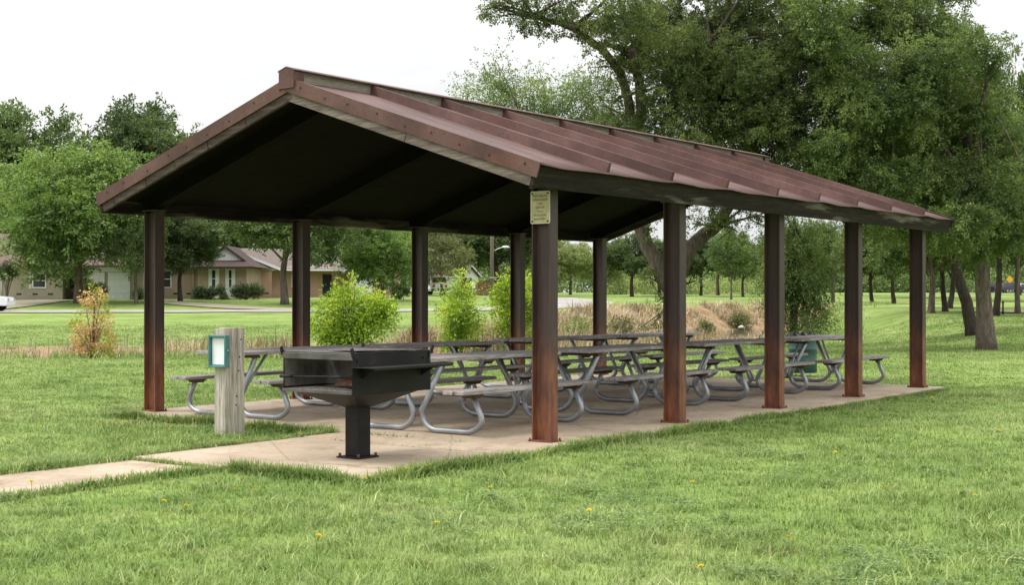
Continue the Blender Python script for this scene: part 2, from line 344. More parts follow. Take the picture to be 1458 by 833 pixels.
# ------------------------------------------------------------------ object helpers
def tag(o, label=None, cat=None, group=None, kind=None):
    if label: o['label'] = label
    if cat: o['category'] = cat
    if group: o['group'] = group
    if kind: o['kind'] = kind
    return o
def empty(name, loc=(0, 0, 0), rz=0, label=None, cat=None, group=None):
    o = bpy.data.objects.new(name, None); COL.objects.link(o)
    o.location = loc; o.rotation_euler = (0, 0, rz); o.empty_display_size = .2
    return tag(o, label, cat, group)
def link(name, me, mat, parent=None):
    if mat is not None and not me.materials: me.materials.append(mat)
    o = bpy.data.objects.new(name, me); COL.objects.link(o)
    if parent is not None: o.parent = parent
    return o
def np_mesh(name, verts, faces_flat, sizes, smooth=False):
    me = bpy.data.meshes.new(name)
    verts = np.asarray(verts, np.float32); faces_flat = np.asarray(faces_flat, np.int32); sizes = np.asarray(sizes, np.int32)
    me.vertices.add(len(verts)); me.vertices.foreach_set('co', verts.ravel())
    me.loops.add(len(faces_flat)); me.loops.foreach_set('vertex_index', faces_flat)
    me.polygons.add(len(sizes))
    st = np.zeros(len(sizes), np.int32); st[1:] = np.cumsum(sizes)[:-1]
    me.polygons.foreach_set('loop_start', st)
    if smooth: me.polygons.foreach_set('use_smooth', np.ones(len(sizes), bool))
    me.update(calc_edges=True)
    return me
class MB:
    """collects shapes into one mesh"""
    def __init__(self): self.bm = bmesh.new(); self.smooth = False
    def box(self, lo, hi, mat=None, bev=0):
        lo = Vector(lo); hi = Vector(hi); c = (lo + hi) / 2; s = hi - lo
        r = bmesh.ops.create_cube(self.bm, size=1, matrix=Matrix.Translation(c) @ Matrix.Diagonal((*s, 1)))
        vs = r['verts']
        if bev:
            es = list({e for v in vs for e in v.link_edges})
            r2 = bmesh.ops.bevel(self.bm, geom=es, offset=bev, segments=1, affect='EDGES', profile=.5)
            vs = list({v for f in r2['faces'] for v in f.verts} | {v for v in vs if v.is_valid})
        if mat is not None: bmesh.ops.transform(self.bm, matrix=mat, verts=[v for v in vs if v.is_valid])
        return self
    def hull(self, top, bot):
        """prism between two vertex rings"""
        a = [self.bm.verts.new(p) for p in top]; b = [self.bm.verts.new(p) for p in bot]
        n = len(a)
        self.bm.faces.new(a); self.bm.faces.new(list(reversed(b)))
        for i in range(n): self.bm.faces.new((a[i], b[i], b[(i + 1) % n], a[(i + 1) % n]))
        return self
    def prism(self, poly, axis, lo, hi):
        """extrude 2-D polygon along axis (0 x, 1 y, 2 z); polygon holds the other two coordinates in order"""
        def mk(p, t):
            q = list(p); q.insert(axis, t); return tuple(q)
        return self.hull([mk(p, hi) for p in poly], [mk(p, lo) for p in poly])
    def face(self, pts): self.bm.faces.new([self.bm.verts.new(p) for p in pts]); return self
    def tube(self, pts, r, n=8, close=True):
        pts = [Vector(p) for p in pts]
        rs = r if isinstance(r, (list, tuple)) else [r] * len(pts)
        ref = None; rings = []
        for i, p in enumerate(pts):
            t = (pts[min(i + 1, len(pts) - 1)] - pts[max(i - 1, 0)]).normalized()
            if ref is None: ref = t.orthogonal().normalized()
            ref = (ref - t * ref.dot(t)).normalized(); bn = t.cross(ref)
            rings.append([self.bm.verts.new(p + (ref * math.cos(2 * math.pi * k / n) + bn * math.sin(2 * math.pi * k / n)) * rs[i]) for k in range(n)])
        for a, b in zip(rings[:-1], rings[1:]):
            for k in range(n): self.bm.faces.new((a[k], a[(k + 1) % n], b[(k + 1) % n], b[k])).smooth = True
        if close:
            self.bm.faces.new(list(reversed(rings[0]))); self.bm.faces.new(rings[-1])
        return self
    def lathe(self, prof, c=(0, 0, 0), n=24):
        rings = []
        for r, z in prof:
            rings.append([self.bm.verts.new((c[0] + r * math.cos(2 * math.pi * k / n), c[1] + r * math.sin(2 * math.pi * k / n), c[2] + z)) for k in range(n)])
        for a, b in zip(rings[:-1], rings[1:]):
            for k in range(n): self.bm.faces.new((a[k], a[(k + 1) % n], b[(k + 1) % n], b[k])).smooth = True
        self.bm.faces.new(list(reversed(rings[0]))); self.bm.faces.new(rings[-1])
        return self
    def build(self, name, mat, parent=None):
        bmesh.ops.recalc_face_normals(self.bm, faces=self.bm.faces)
        me = bpy.data.meshes.new(name); self.bm.to_mesh(me); self.bm.free()
        return link(name, me, mat, parent)
def fillet(pts, r, k=5):
    out = [Vector(pts[0])]
    for i in range(1, len(pts) - 1):
        p, a, b = Vector(pts[i]), Vector(pts[i - 1]), Vector(pts[i + 1])
        da, db = (a - p), (b - p); rr = min(r, da.length * .48, db.length * .48)
        s, e = p + da.normalized() * rr, p + db.normalized() * rr
        for j in range(k + 1):
            t = j / k; out.append(s * (1 - t) ** 2 + p * 2 * t * (1 - t) + e * t * t)
    out.append(Vector(pts[-1])); return out
def copy_tree(o, parent=None):
    c = o.copy(); COL.objects.link(c)
    if parent is not None: c.parent = parent
    for ch in list(o.children): copy_tree(ch, c)
    return c

# ------------------------------------------------------------------ world, sun, camera
def make_world():
    w = bpy.data.worlds.new('World'); scene.world = w; w.use_nodes = True
    nt = w.node_tree; bg = nt.nodes['Background']
    sky = nt.nodes.new('ShaderNodeTexSky'); sky.sky_type = 'NISHITA'; sky.sun_disc = False
    sky.sun_elevation = R(SUN_EL); sky.sun_rotation = R(SUN_ROT); sky.air_density = 1.0; sky.dust_density = 2.0
    tc = nt.nodes.new('ShaderNodeTexCoord')
    mp = nt.nodes.new('ShaderNodeMapping'); mp.inputs['Scale'].default_value = (1, 1, 2.6); lin(nt, tc.outputs['Generated'], mp.inputs['Vector'])
    n = noise(nt, mp.outputs['Vector'], 2.3, 6, .55)
    cl = ramp(nt, n, [(.33, (4.95, 4.97, 5.1)), (.5, (6.3, 6.3, 6.35)), (.66, (7.5, 7.45, 7.4))])
    sp = nt.nodes.new('ShaderNodeSeparateXYZ'); lin(nt, tc.outputs['Generated'], sp.inputs[0])
    el = nt.nodes.new('ShaderNodeMapRange'); el.inputs['From Min'].default_value = .12; el.inputs['From Max'].default_value = 1; el.inputs['To Min'].default_value = .9; el.inputs['To Max'].default_value = 2.6
    lin(nt, sp.outputs['Z'], el.inputs['Value'])                       # an overcast sky is brightest overhead
    cl = mix(nt, 1.0, cl, el.outputs[0], 'MULTIPLY')
    c = mix(nt, .965, sky.outputs['Color'], cl)
    lin(nt, c, bg.inputs['Color']); bg.inputs['Strength'].default_value = .1
SUN_EL, SUN_AZ = 56.0, -92.0      # azimuth of the sun measured from +Y clockwise: to the left of the camera
SUN_ROT = SUN_AZ
make_world()
sd = bpy.data.lights.new('sun', 'SUN'); sd.energy = 1.3; sd.angle = R(14); sd.color = (1, .96, .9)
so = bpy.data.objects.new('sun', sd); COL.objects.link(so)
sv = Vector((math.sin(R(SUN_AZ)) * math.cos(R(SUN_EL)), math.cos(R(SUN_AZ)) * math.cos(R(SUN_EL)), math.sin(R(SUN_EL))))
so.rotation_euler = sv.to_track_quat('Z', 'Y').to_euler()
cd = bpy.data.cameras.new('camera'); cam = bpy.data.objects.new('camera', cd); COL.objects.link(cam)
cam.location = (0, 0, HC); cam.rotation_euler = (R(90.222), 0, 0)
cd.sensor_fit = 'HORIZONTAL'; cd.sensor_width = 36; cd.lens = 36 * F / 1458; cd.clip_end = 3000
scene.camera = cam
vs = scene.view_settings; vs.view_transform = 'Standard'; vs.look = 'None'; vs.gamma = 1; vs.exposure = .74

# ------------------------------------------------------------------ ground, creek, road
def make_ground():
    xs = np.unique(np.concatenate([np.arange(-30, 34, .6), np.arange(-110, 130, 2.5), np.linspace(-900, -110, 24), np.linspace(130, 900, 24)]))
    ys = np.unique(np.concatenate([np.arange(-8, 60, .6), np.arange(60, 160, 1.5), np.linspace(160, 900, 40), np.linspace(-60, -8, 8)]))
    gx, gy = np.meshgrid(xs, ys); z = ground(gx, gy)
    # keep the lawn sheet below slab and path
    a = (gx - P0[0]) * U[0] + (gy - P0[1]) * U[1]; b = (gx - P0[0]) * V[0] + (gy - P0[1]) * V[1]
    v = np.stack([gx.ravel(), gy.ravel(), z.ravel()], 1)
    ny, nx = gx.shape; i = np.arange(ny * nx).reshape(ny, nx)
    f = np.stack([i[:-1, :-1], i[:-1, 1:], i[1:, 1:], i[1:, :-1]], -1).reshape(-1)
    me = np_mesh('lawn', v, f, np.full(len(f) // 4, 4), True)
    s, cy = creek_s(gx, gy)
    hw = np.interp(cy, [36, 60, 95], [4.6, 5.4, 6.2])
    dry = 1 - sstep(.75, 1.15, np.abs(s) / hw + (fnoise(gx * .4, gy * .4, 3) - .5) * .5)
    at = me.attributes.new('dry', 'FLOAT', 'POINT'); at.data.foreach_set('value', dry.ravel().astype(np.float32))
    tag(link('ground', me, M['lawn']), kind='structure')
make_ground()
def strip(name, mat, pts, w, lift, kind='structure', step=1.0):
    """a band laid on the terrain"""
    P = np.array(pts, float); out = []
    seg = np.hypot(*np.diff(P, axis=0).T); L = np.concatenate([[0], np.cumsum(seg)])
    t = np.linspace(0, L[-1], max(2, int(L[-1] / step)))
    x = np.interp(t, L, P[:, 0]); y = np.interp(t, L, P[:, 1])
    k = np.ones(9) / 9
    if len(x) > 20:
        x = np.convolve(np.pad(x, 4, 'edge'), k, 'valid'); y = np.convolve(np.pad(y, 4, 'edge'), k, 'valid')
    dx = np.gradient(x); dy = np.gradient(y); l = np.hypot(dx, dy); nx, ny = -dy / l, dx / l
    W = np.interp(t, L, w) if not np.isscalar(w) else np.full(len(t), w)
    rows = []
    for q in np.linspace(-.5, .5, 9):
        rows.append(np.stack([x + nx * W * q, y + ny * W * q], 1))
    g = np.stack(rows, 1); z = ground(g[..., 0], g[..., 1]) + lift
    v = np.concatenate([g, z[..., None]], -1).reshape(-1, 3)
    n, m = g.shape[:2]; i = np.arange(n * m).reshape(n, m)
    f = np.stack([i[:-1, :-1], i[1:, :-1], i[1:, 1:], i[:-1, 1:]], -1).reshape(-1)
    return tag(link(name, np_mesh(name, v, f, np.full(len(f) // 4, 4), True), mat), kind=kind)
strip('road', M['road'], [(-90, 83), (-30, 84), (-8, 86), (0, 90), (4.6, 100), (5.6, 110), (3, 135)], 5.5, .05)
strip('driveway', M['drive'], [(-26, 100), (-20, 94), (-15.5, 89.5), (-13, 86.5)], 2.6, .06)
strip('driveway', M['drive'], [(-36, 104), (-36.5, 87)], 6.0, .06)
strip('footpath', M['sand'], [(22.4, 70), (26, 66), (29, 60), (31, 52), (40, 46)], 1.5, .05)
strip('bare_patch', M['sand'], [(23.0, 68.5), (27.5, 69.5)], 2.6, .04)
strip('bare_patch', M['sand'], [(X(1018, 140), 139), (X(1036, 142), 142)], 3.5, .05)
# the far road
strip('far_road', M['road'], [(60, 205), (90, 235), (130, 250), (200, 262)], 8, .08)
# creek water
wv = []
pts = [(x, y) for x, y in CREEK if 40 < y < 130]
strip_w = MB()
cl = np.array(pts); seg = np.hypot(*np.diff(cl, axis=0).T); L = np.concatenate([[0], np.cumsum(seg)]); t = np.linspace(0, L[-1], 40)
cx = np.interp(t, L, cl[:, 0]); cy = np.interp(t, L, cl[:, 1]); tx = np.gradient(cx); ty = np.gradient(cy); ll = np.hypot(tx, ty)
left = [(cx[i] - ty[i] / ll[i] * 5, cy[i] + tx[i] / ll[i] * 5, -.98) for i in range(40)]; right = [(cx[i] + ty[i] / ll[i] * 5, cy[i] - tx[i] / ll[i] * 5, -.98) for i in range(40)]
v = np.array(left + right); f = []
for i in range(39): f += [i, 40 + i, 41 + i, i + 1]
tag(link('creek_water', np_mesh('creek_water', v, f, [4] * 39), M['water']), kind='structure')

# slab, apron and path: one material, separate pours
def pour(name, poly, z0=-.22, z1=0.0):
    o = MB().prism(poly, 2, z0, z1)
    ob = o.build(name, M['concrete']); ob.location = (P0[0], P0[1], 0); ob.rotation_euler = (0, 0, YAW)
    bv = ob.modifiers.new('edge', 'BEVEL'); bv.width = .012; bv.segments = 2
    return tag(ob, kind='structure')
pour('slab', [(-1.05, -.40), (10.15, -.27), (10.15, 5.98), (-.50, 5.98), (-.50, 2.20), (-1.05, 2.18)])
pour('apron', [(-3.0, -.42), (-1.065, -.42), (-1.065, 2.18), (-3.06, 2.16), (-3.06, .96), (-3.0, .96)], -.22, -.006)
pour('path', [(-12.0, .98), (-3.12, 1.0), (-3.12, 2.12), (-12.0, 2.12)], -.24, -.03)

# ------------------------------------------------------------------ the shelter
def make_shelter():
    W, S, EV, HE, XF, XB = 5.764, 2.44, .341, 2.574, -.567, 10.347
    m = 1.0733 / 3.223; al = math.atan(m); ca, sa = math.cos(al), math.sin(al); MID = W / 2
    root = empty('picnic_shelter', (P0[0], P0[1], 0), YAW, 'open sided picnic shelter with maroon metal gable roof on ten rusty brown steel posts', 'shelter')
    # a slope frame: x along the roof, s down from the ridge along the slope, n normal to it
    SL = 3.223 / ca
    def sm(side):
        # columns: x axis, slope direction (towards eave), normal
        sx = -1 if side == 0 else 1
        mat = Matrix(((1, 0, 0, 0), (0, sx * ca, sx * sa, MID), (0, -sa, ca, HE + 1.0733), (0, 0, 0, 1)))
        return mat
    for side in (0, 1):
        T = sm(side)
        # sheet with a gently sagging eave edge
        nx, ns = 72, 8
        v = []; rng = random.Random(4 + side)
        for j in range(ns + 1):
            for i in range(nx + 1):
                x = XF + (XB - XF) * i / nx; s = SL * j / ns + (0.03 if j == ns else 0)
                sag = 0
                ph = ((x - XF) / ((XB - XF) / 9)) % 1.0
                sag = -.012 * math.sin(math.pi * ph) * (j / ns) + .004 * math.sin(7 * x + side) * (j / ns)
                v.append(T @ Vector((x, s, sag)))
        idx = lambda i, j: j * (nx + 1) + i
        f = []
        for j in range(ns):
            for i in range(nx): f += [idx(i, j), idx(i + 1, j), idx(i + 1, j + 1), idx(i, j + 1)]
        me = np_mesh('roof_panel', v, f, [4] * (nx * ns), True)
        panel = link('roof_panel', me, M['roof'], root)
        so_ = panel.modifiers.new('thick', 'SOLIDIFY'); so_.thickness = .008; so_.offset = -1 if side == 1 else 1
        for k in range(1, 9):
            x = XF + (XB - XF) * k / 9 + rng.uniform(-.012, .012)
            b = MB(); pr = [(x - .032, -.004), (x + .032, -.004), (x + .02, .095), (x - .02, .095)]
            s0, s1 = .02, SL - .03 + rng.uniform(-.02, .015)
            b.hull([T @ Vector((p[0], s1, p[1])) for p in pr], [T @ Vector((p[0], s0, p[1])) for p in pr])
            b.build('roof_rib', M['roof'], root)
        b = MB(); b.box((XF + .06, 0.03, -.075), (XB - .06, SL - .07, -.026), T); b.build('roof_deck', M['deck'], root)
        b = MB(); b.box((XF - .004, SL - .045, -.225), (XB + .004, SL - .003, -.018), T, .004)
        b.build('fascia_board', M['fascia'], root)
        for xx, sg in ((XF, -1), (XB, 1)):
            b = MB(); b.box((xx - .012 if sg < 0 else xx - .004, .0, -.128), (xx + .004 if sg < 0 else xx + .012, SL + .016, .012), T)
            b.box((xx - .012, .0, .0115), (xx + .05, SL + .014, .0155), T) if sg < 0 else b.box((xx - .05, .0, .0115), (xx + .012, SL + .014, .0155), T)
            b.build('rake_trim', M['roof'], root)
            for k in range(9 if sg < 0 else 0):
                sx_ = xx - .012; pc = SL * (k + .5) / 9 + rng.uniform(-.05, .05); zz = -.055 + rng.uniform(-.02, .02)
                MB().tube([T @ Vector((sx_ + .002, pc, zz)), T @ Vector((sx_ - .006, pc, zz))], .011, 6).build('screw', M['blackpaint'], root)
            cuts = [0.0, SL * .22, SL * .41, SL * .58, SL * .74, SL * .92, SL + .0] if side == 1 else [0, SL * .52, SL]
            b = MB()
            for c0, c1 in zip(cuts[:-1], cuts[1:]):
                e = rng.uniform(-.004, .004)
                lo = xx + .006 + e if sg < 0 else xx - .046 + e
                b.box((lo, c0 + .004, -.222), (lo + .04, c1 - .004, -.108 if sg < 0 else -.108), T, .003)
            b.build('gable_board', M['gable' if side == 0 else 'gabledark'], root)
    # ridge
    zr = HE + 1.0733
    b = MB(); b.box((XF + .02, MID - .075, zr - .03), (XB - .02, MID - .04, zr + .082)); b.box((XF + .02, MID + .04, zr - .03), (XB - .02, MID + .075, zr + .082))
    b.build('ridge_board', M['ridge'], root)
    b = MB(); hw = .125
    for s in (-1, 1):
        b.hull([(XF - .03, MID, zr + .128), (XB + .03, MID, zr + .128), (XB + .03, MID + s * hw, zr + .128 - hw * m), (XF - .03, MID + s * hw, zr + .128 - hw * m)],
               [(XF - .03, MID, zr + .118), (XB + .03, MID, zr + .118), (XB + .03, MID + s * hw, zr + .118 - hw * m), (XF - .03, MID + s * hw, zr + .118 - hw * m)])
    b.build('ridge_cap', M['roof'], root)
    for xx in (XF - .028, XB + .012):
        b = MB(); b.hull([(xx, MID - .11, zr - .10), (xx, MID + .11, zr - .10), (xx, MID + .11, zr + .08), (xx, MID, zr + .116), (xx, MID - .11, zr + .08)],
                         [(xx + .016, MID - .11, zr - .10), (xx + .016, MID + .11, zr - .10), (xx + .016, MID + .11, zr + .08), (xx + .016, MID, zr + .116), (xx + .016, MID - .11, zr + .08)])
        b.box((xx + .001 if xx < 0 else xx - .14, MID - .112, zr - .045), (xx + .15 if xx < 0 else xx + .015, MID - .105, zr + .07))
        b.build('ridge_end_plate', M['roof'], root)
    # rafters and posts
    for i in range(5):
        x = i * S
        for side in (0, 1):
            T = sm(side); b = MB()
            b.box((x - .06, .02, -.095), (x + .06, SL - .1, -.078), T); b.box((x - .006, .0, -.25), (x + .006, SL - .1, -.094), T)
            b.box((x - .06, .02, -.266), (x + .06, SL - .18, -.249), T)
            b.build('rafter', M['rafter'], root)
    fd, fw = .205, .138
    proto = None
    for i in range(5):
        for bb in (0.0, W):
            if proto is None:
                h = MB(); y = fd / 2; x = fw / 2; t = .0065; f_ = .012
                prof = [(-x, -y), (x, -y), (x, -y + f_), (t, -y + f_), (t, y - f_), (x, y - f_), (x, y), (-x, y), (-x, y - f_), (-t, y - f_), (-t, -y + f_), (-x, -y + f_)]
                h.prism(prof, 2, .014, 2.40)
                p = h.build('post', M['steel'], root)
                bp = MB(); bp.box((-.095, -.13, 0.001), (.095, .13, .0138), bev=.002)
                bp.build('base_plate', M['rustplate'], p)
                cp = MB(); cp.box((-.085, -.125, 2.401), (.085, .125, 2.417))
                cp.build('cap_plate', M['steel'], p)
                for sx in (-1, 1):
                    for sy in (-1, 1):
                        an = MB(); an.tube([(sx * .08, sy * .117, .012), (sx * .08, sy * .117, .034)], .010, 6); an.build('anchor_bolt', M['rustplate'], p)
                proto = p
            else:
                p = copy_tree(proto, root)
            p.location = (i * S, bb, 0)
    return root
make_shelter()

# notice plaque on the front right post
def text_mesh(s, size):
    c = bpy.data.curves.new('lettering', 'FONT'); c.body = s; c.size = size; c.align_x = 'CENTER'; c.align_y = 'CENTER'; c.extrude = .0006
    o = bpy.data.objects.new('lettering', c); COL.objects.link(o)
    bpy.context.view_layer.update()
    me = bpy.data.meshes.new_from_object(o.evaluated_get(bpy.context.evaluated_depsgraph_get()))
    bpy.data.objects.remove(o); return me
def make_plaque():
    px_, py_ = ab(-.069, 0)
    q = empty('notice_plaque', (px_, py_, 2.217), YAW, 'small cream yellow metal plaque with lettering high on the front corner post', 'sign')
    w, h = .112, .154
    def rounded(w, h, r):
        pts = []
        for cx_, cz_, a0 in ((w - r, h - r, 0), (-w + r, h - r, 90), (-w + r, -h + r, 180), (w - r, -h + r, 270)):
            for k in range(4): a = R(a0 + 30 * k); pts.append((cx_ + r * math.cos(a), cz_ + r * math.sin(a)))
        return pts
    MB().prism(rounded(w, h, .014), 0, -.006, -.001).build('plate', M['plaque_edge'], q)
    MB().prism(rounded(w - .009, h - .009, .009), 0, -.0085, -.0061).build('face', M['plaque'], q)
    for i, (s, wd) in enumerate((('PARK SHELTER', .165), ('RESERVATIONS', .17), ('CALL', .06), ('GROUPS', .10), ('ONLY', .07), ('RECREATION', .145), ('DEPARTMENT', .145))):
        me = text_mesh(s, .030)
        xs = [v.co.x for v in me.vertices]; k = wd / (max(xs) - min(xs))
        me.transform(Matrix(((0, 0, -1, -.0092), (-k, 0, 0, 0), (0, 1, 0, .108 - i * .0365), (0, 0, 0, 1))))
        link('lettering', me, M['ink'], q)
    for sy in (-1, 1):
        for sz in (-1, 1):
            MB().tube([(-.008, sy * .09, sz * .132), (-.013, sy * .09, sz * .132)], .009, 8).build('screw', M['blacksteel'], q)
make_plaque()

# wooden post and the framed notice on it
def make_signpost():
    x, y = X(326, 14.0), 14.0
    g = gz(x, y)
    q = empty('timber_post', (x, y, g), YAW, 'short thick bleached timber post in the grass beside the concrete path', 'post')
    H = 1.055 - g
    b = MB(); b.box((-.13, -.0935, -.3), (.13, .0, H), bev=.004); b.box((-.112, .014, -.3), (.128, .0935, H - .010), bev=.004)
    b.build('timber', M['signpost'], q)
    for (yy, zz) in ((.06, .98), (.04, .80), (.05, .66), (.03, .40), (.06, .31)):
        MB().tube([(zz * .1 - .02, -.0938, zz), (zz * .1 - .02, -.097, zz)], .009, 7).build('nail_head', M['blacksteel'], q)
    z0 = Zp(522.5, 13.86); z1 = Zp(478, 13.86)
    nx, ny = x - .131 * U[0] - .03 * V[0], y - .131 * U[1] - .03 * V[1]
    n = empty('notice_case', (nx, ny, (z0 + z1) / 2), YAW, 'teal framed notice case holding a blank white sheet on the timber post', 'notice')
    h = (z1 - z0) / 2 + .005; w = .132; t = .022
    f = MB(); f.box((-.06, -w, -h), (-.001, -w + t, h), bev=.003); f.box((-.06, w - t, -h), (-.001, w, h), bev=.003)
    f.box((-.06, -w + t + .001, -h), (-.001, w - t - .001, -h + t), bev=.003); f.box((-.06, -w + t + .001, h - t), (-.001, w - t - .001, h), bev=.003)
    f.box((-.02, -w + t + .0005, -h + t + .0005), (-.003, w - t - .0005, h - t - .0005))
    f.build('frame', M['teal'], n)
    MB().box((-.0255, -w + t + .006, -h + t + .006), (-.023, w - t - .006, h - t - .006)).build('paper', M['paper'], n)
    MB().tube([(-.03, -w - .001, .01), (-.03, -w - .008, .01)], .008, 8).build('latch', M['alu'], n)
make_signpost()

# ------------------------------------------------------------------ picnic tables
def make_table():
    root = empty('picnic_table', (0, 0, 0))
    L, S = 1.16, .875
    rng = random.Random(3)
    b = MB()
    for k in range(5):
        y = (k - 2) * .148; e = rng.uniform(-.015, .015); dz = rng.uniform(-.003, .003)
        b.box((-L + e, y - .070, .722 + dz), (L + e, y + .070, .760 + dz), bev=.004)
    b.build('tabletop', M['plank'], root)
    for s in (-1, 1):
        bb = MB()
        for k in (-.5, .5):
            e = rng.uniform(-.012, .012); y = s * .69 + k * .135
            bb.box((-L + e, y - .064, .415), (L + e, y + .064, .452), bev=.004)
        bb.build('bench', M['bench'], root)
    for ex in (-1, 1):
        x = ex * S
        MB().box((x - .045, -.34, .684), (x + .045, .34, .7195), bev=.004).build('crosspiece', M['darkwood'], root)
        for s in (-1, 1):
            pts = fillet([(x, s * .30, .690), (x, s * .035, .16), (x, s * .17, .030), (x, s * .70, .030), (x, s * .85, .13), (x, s * .72, .385)], .13, 6)
            MB().tube(pts, .0295, 10).build('leg', M['pipe'], root)
            MB().hull([(x - .045, s * .57, .4135), (x + .045, s * .57, .4135), (x + .045, s * .82, .4135), (x - .045, s * .82, .4135)],
                      [(x - .045, s * .62, .372), (x + .045, s * .62, .372), (x + .045, s * .77, .372), (x - .045, s * .77, .372)]).build('bench_block', M['darkwood'], root)
        MB().tube([(x - ex * .035, 0.0, .16), (x - ex * .035, 0, .22), (x - ex * .44, 0, .69), (x - ex * .47, 0, .715)], .017, 8).build('brace', M['pipe'], root)
        MB().tube([(x, -.06, .17), (x, .06, .17)], .012, 6).build('bolt', M['rustplate'], root)
    return root
proto = make_table()
TABLES = [
    (.87, 1.58, 0, 'long grey plank picnic table right behind the grill and front corner post'),
    (3.70, 1.58, 0, 'grey plank picnic table second from the grill along the right hand posts'),
    (6.42, 1.52, 0, 'grey plank picnic table second from far end along the right hand posts'),
    (9.12, 1.45, 0, 'farthest grey plank picnic table in front of the green barrel'),
    (.90, 4.33, 0, 'grey plank picnic table behind the timber post with the teal notice case'),
    (3.30, 4.25, 0, 'dark topped picnic table showing its far end just behind the grill'),
    (6.55, 4.45, 0, 'shaded picnic table past the middle of the shelter along the back posts'),
    (9.15, 4.40, 0, 'shaded picnic table at the far back corner of the shelter')]
for i, (a, b, r, lab) in enumerate(TABLES):
    t = proto if i == 0 else copy_tree(proto)
    x, y = ab(a, b); t.location = (x, y, 0); t.rotation_euler = (0, 0, YAW + R(r + (0, 1.3, -1.1, .9, .2, -1.2, 1.1, -.9)[i]))
    tag(t, lab, 'picnic table', 'picnic tables under the shelter roof')

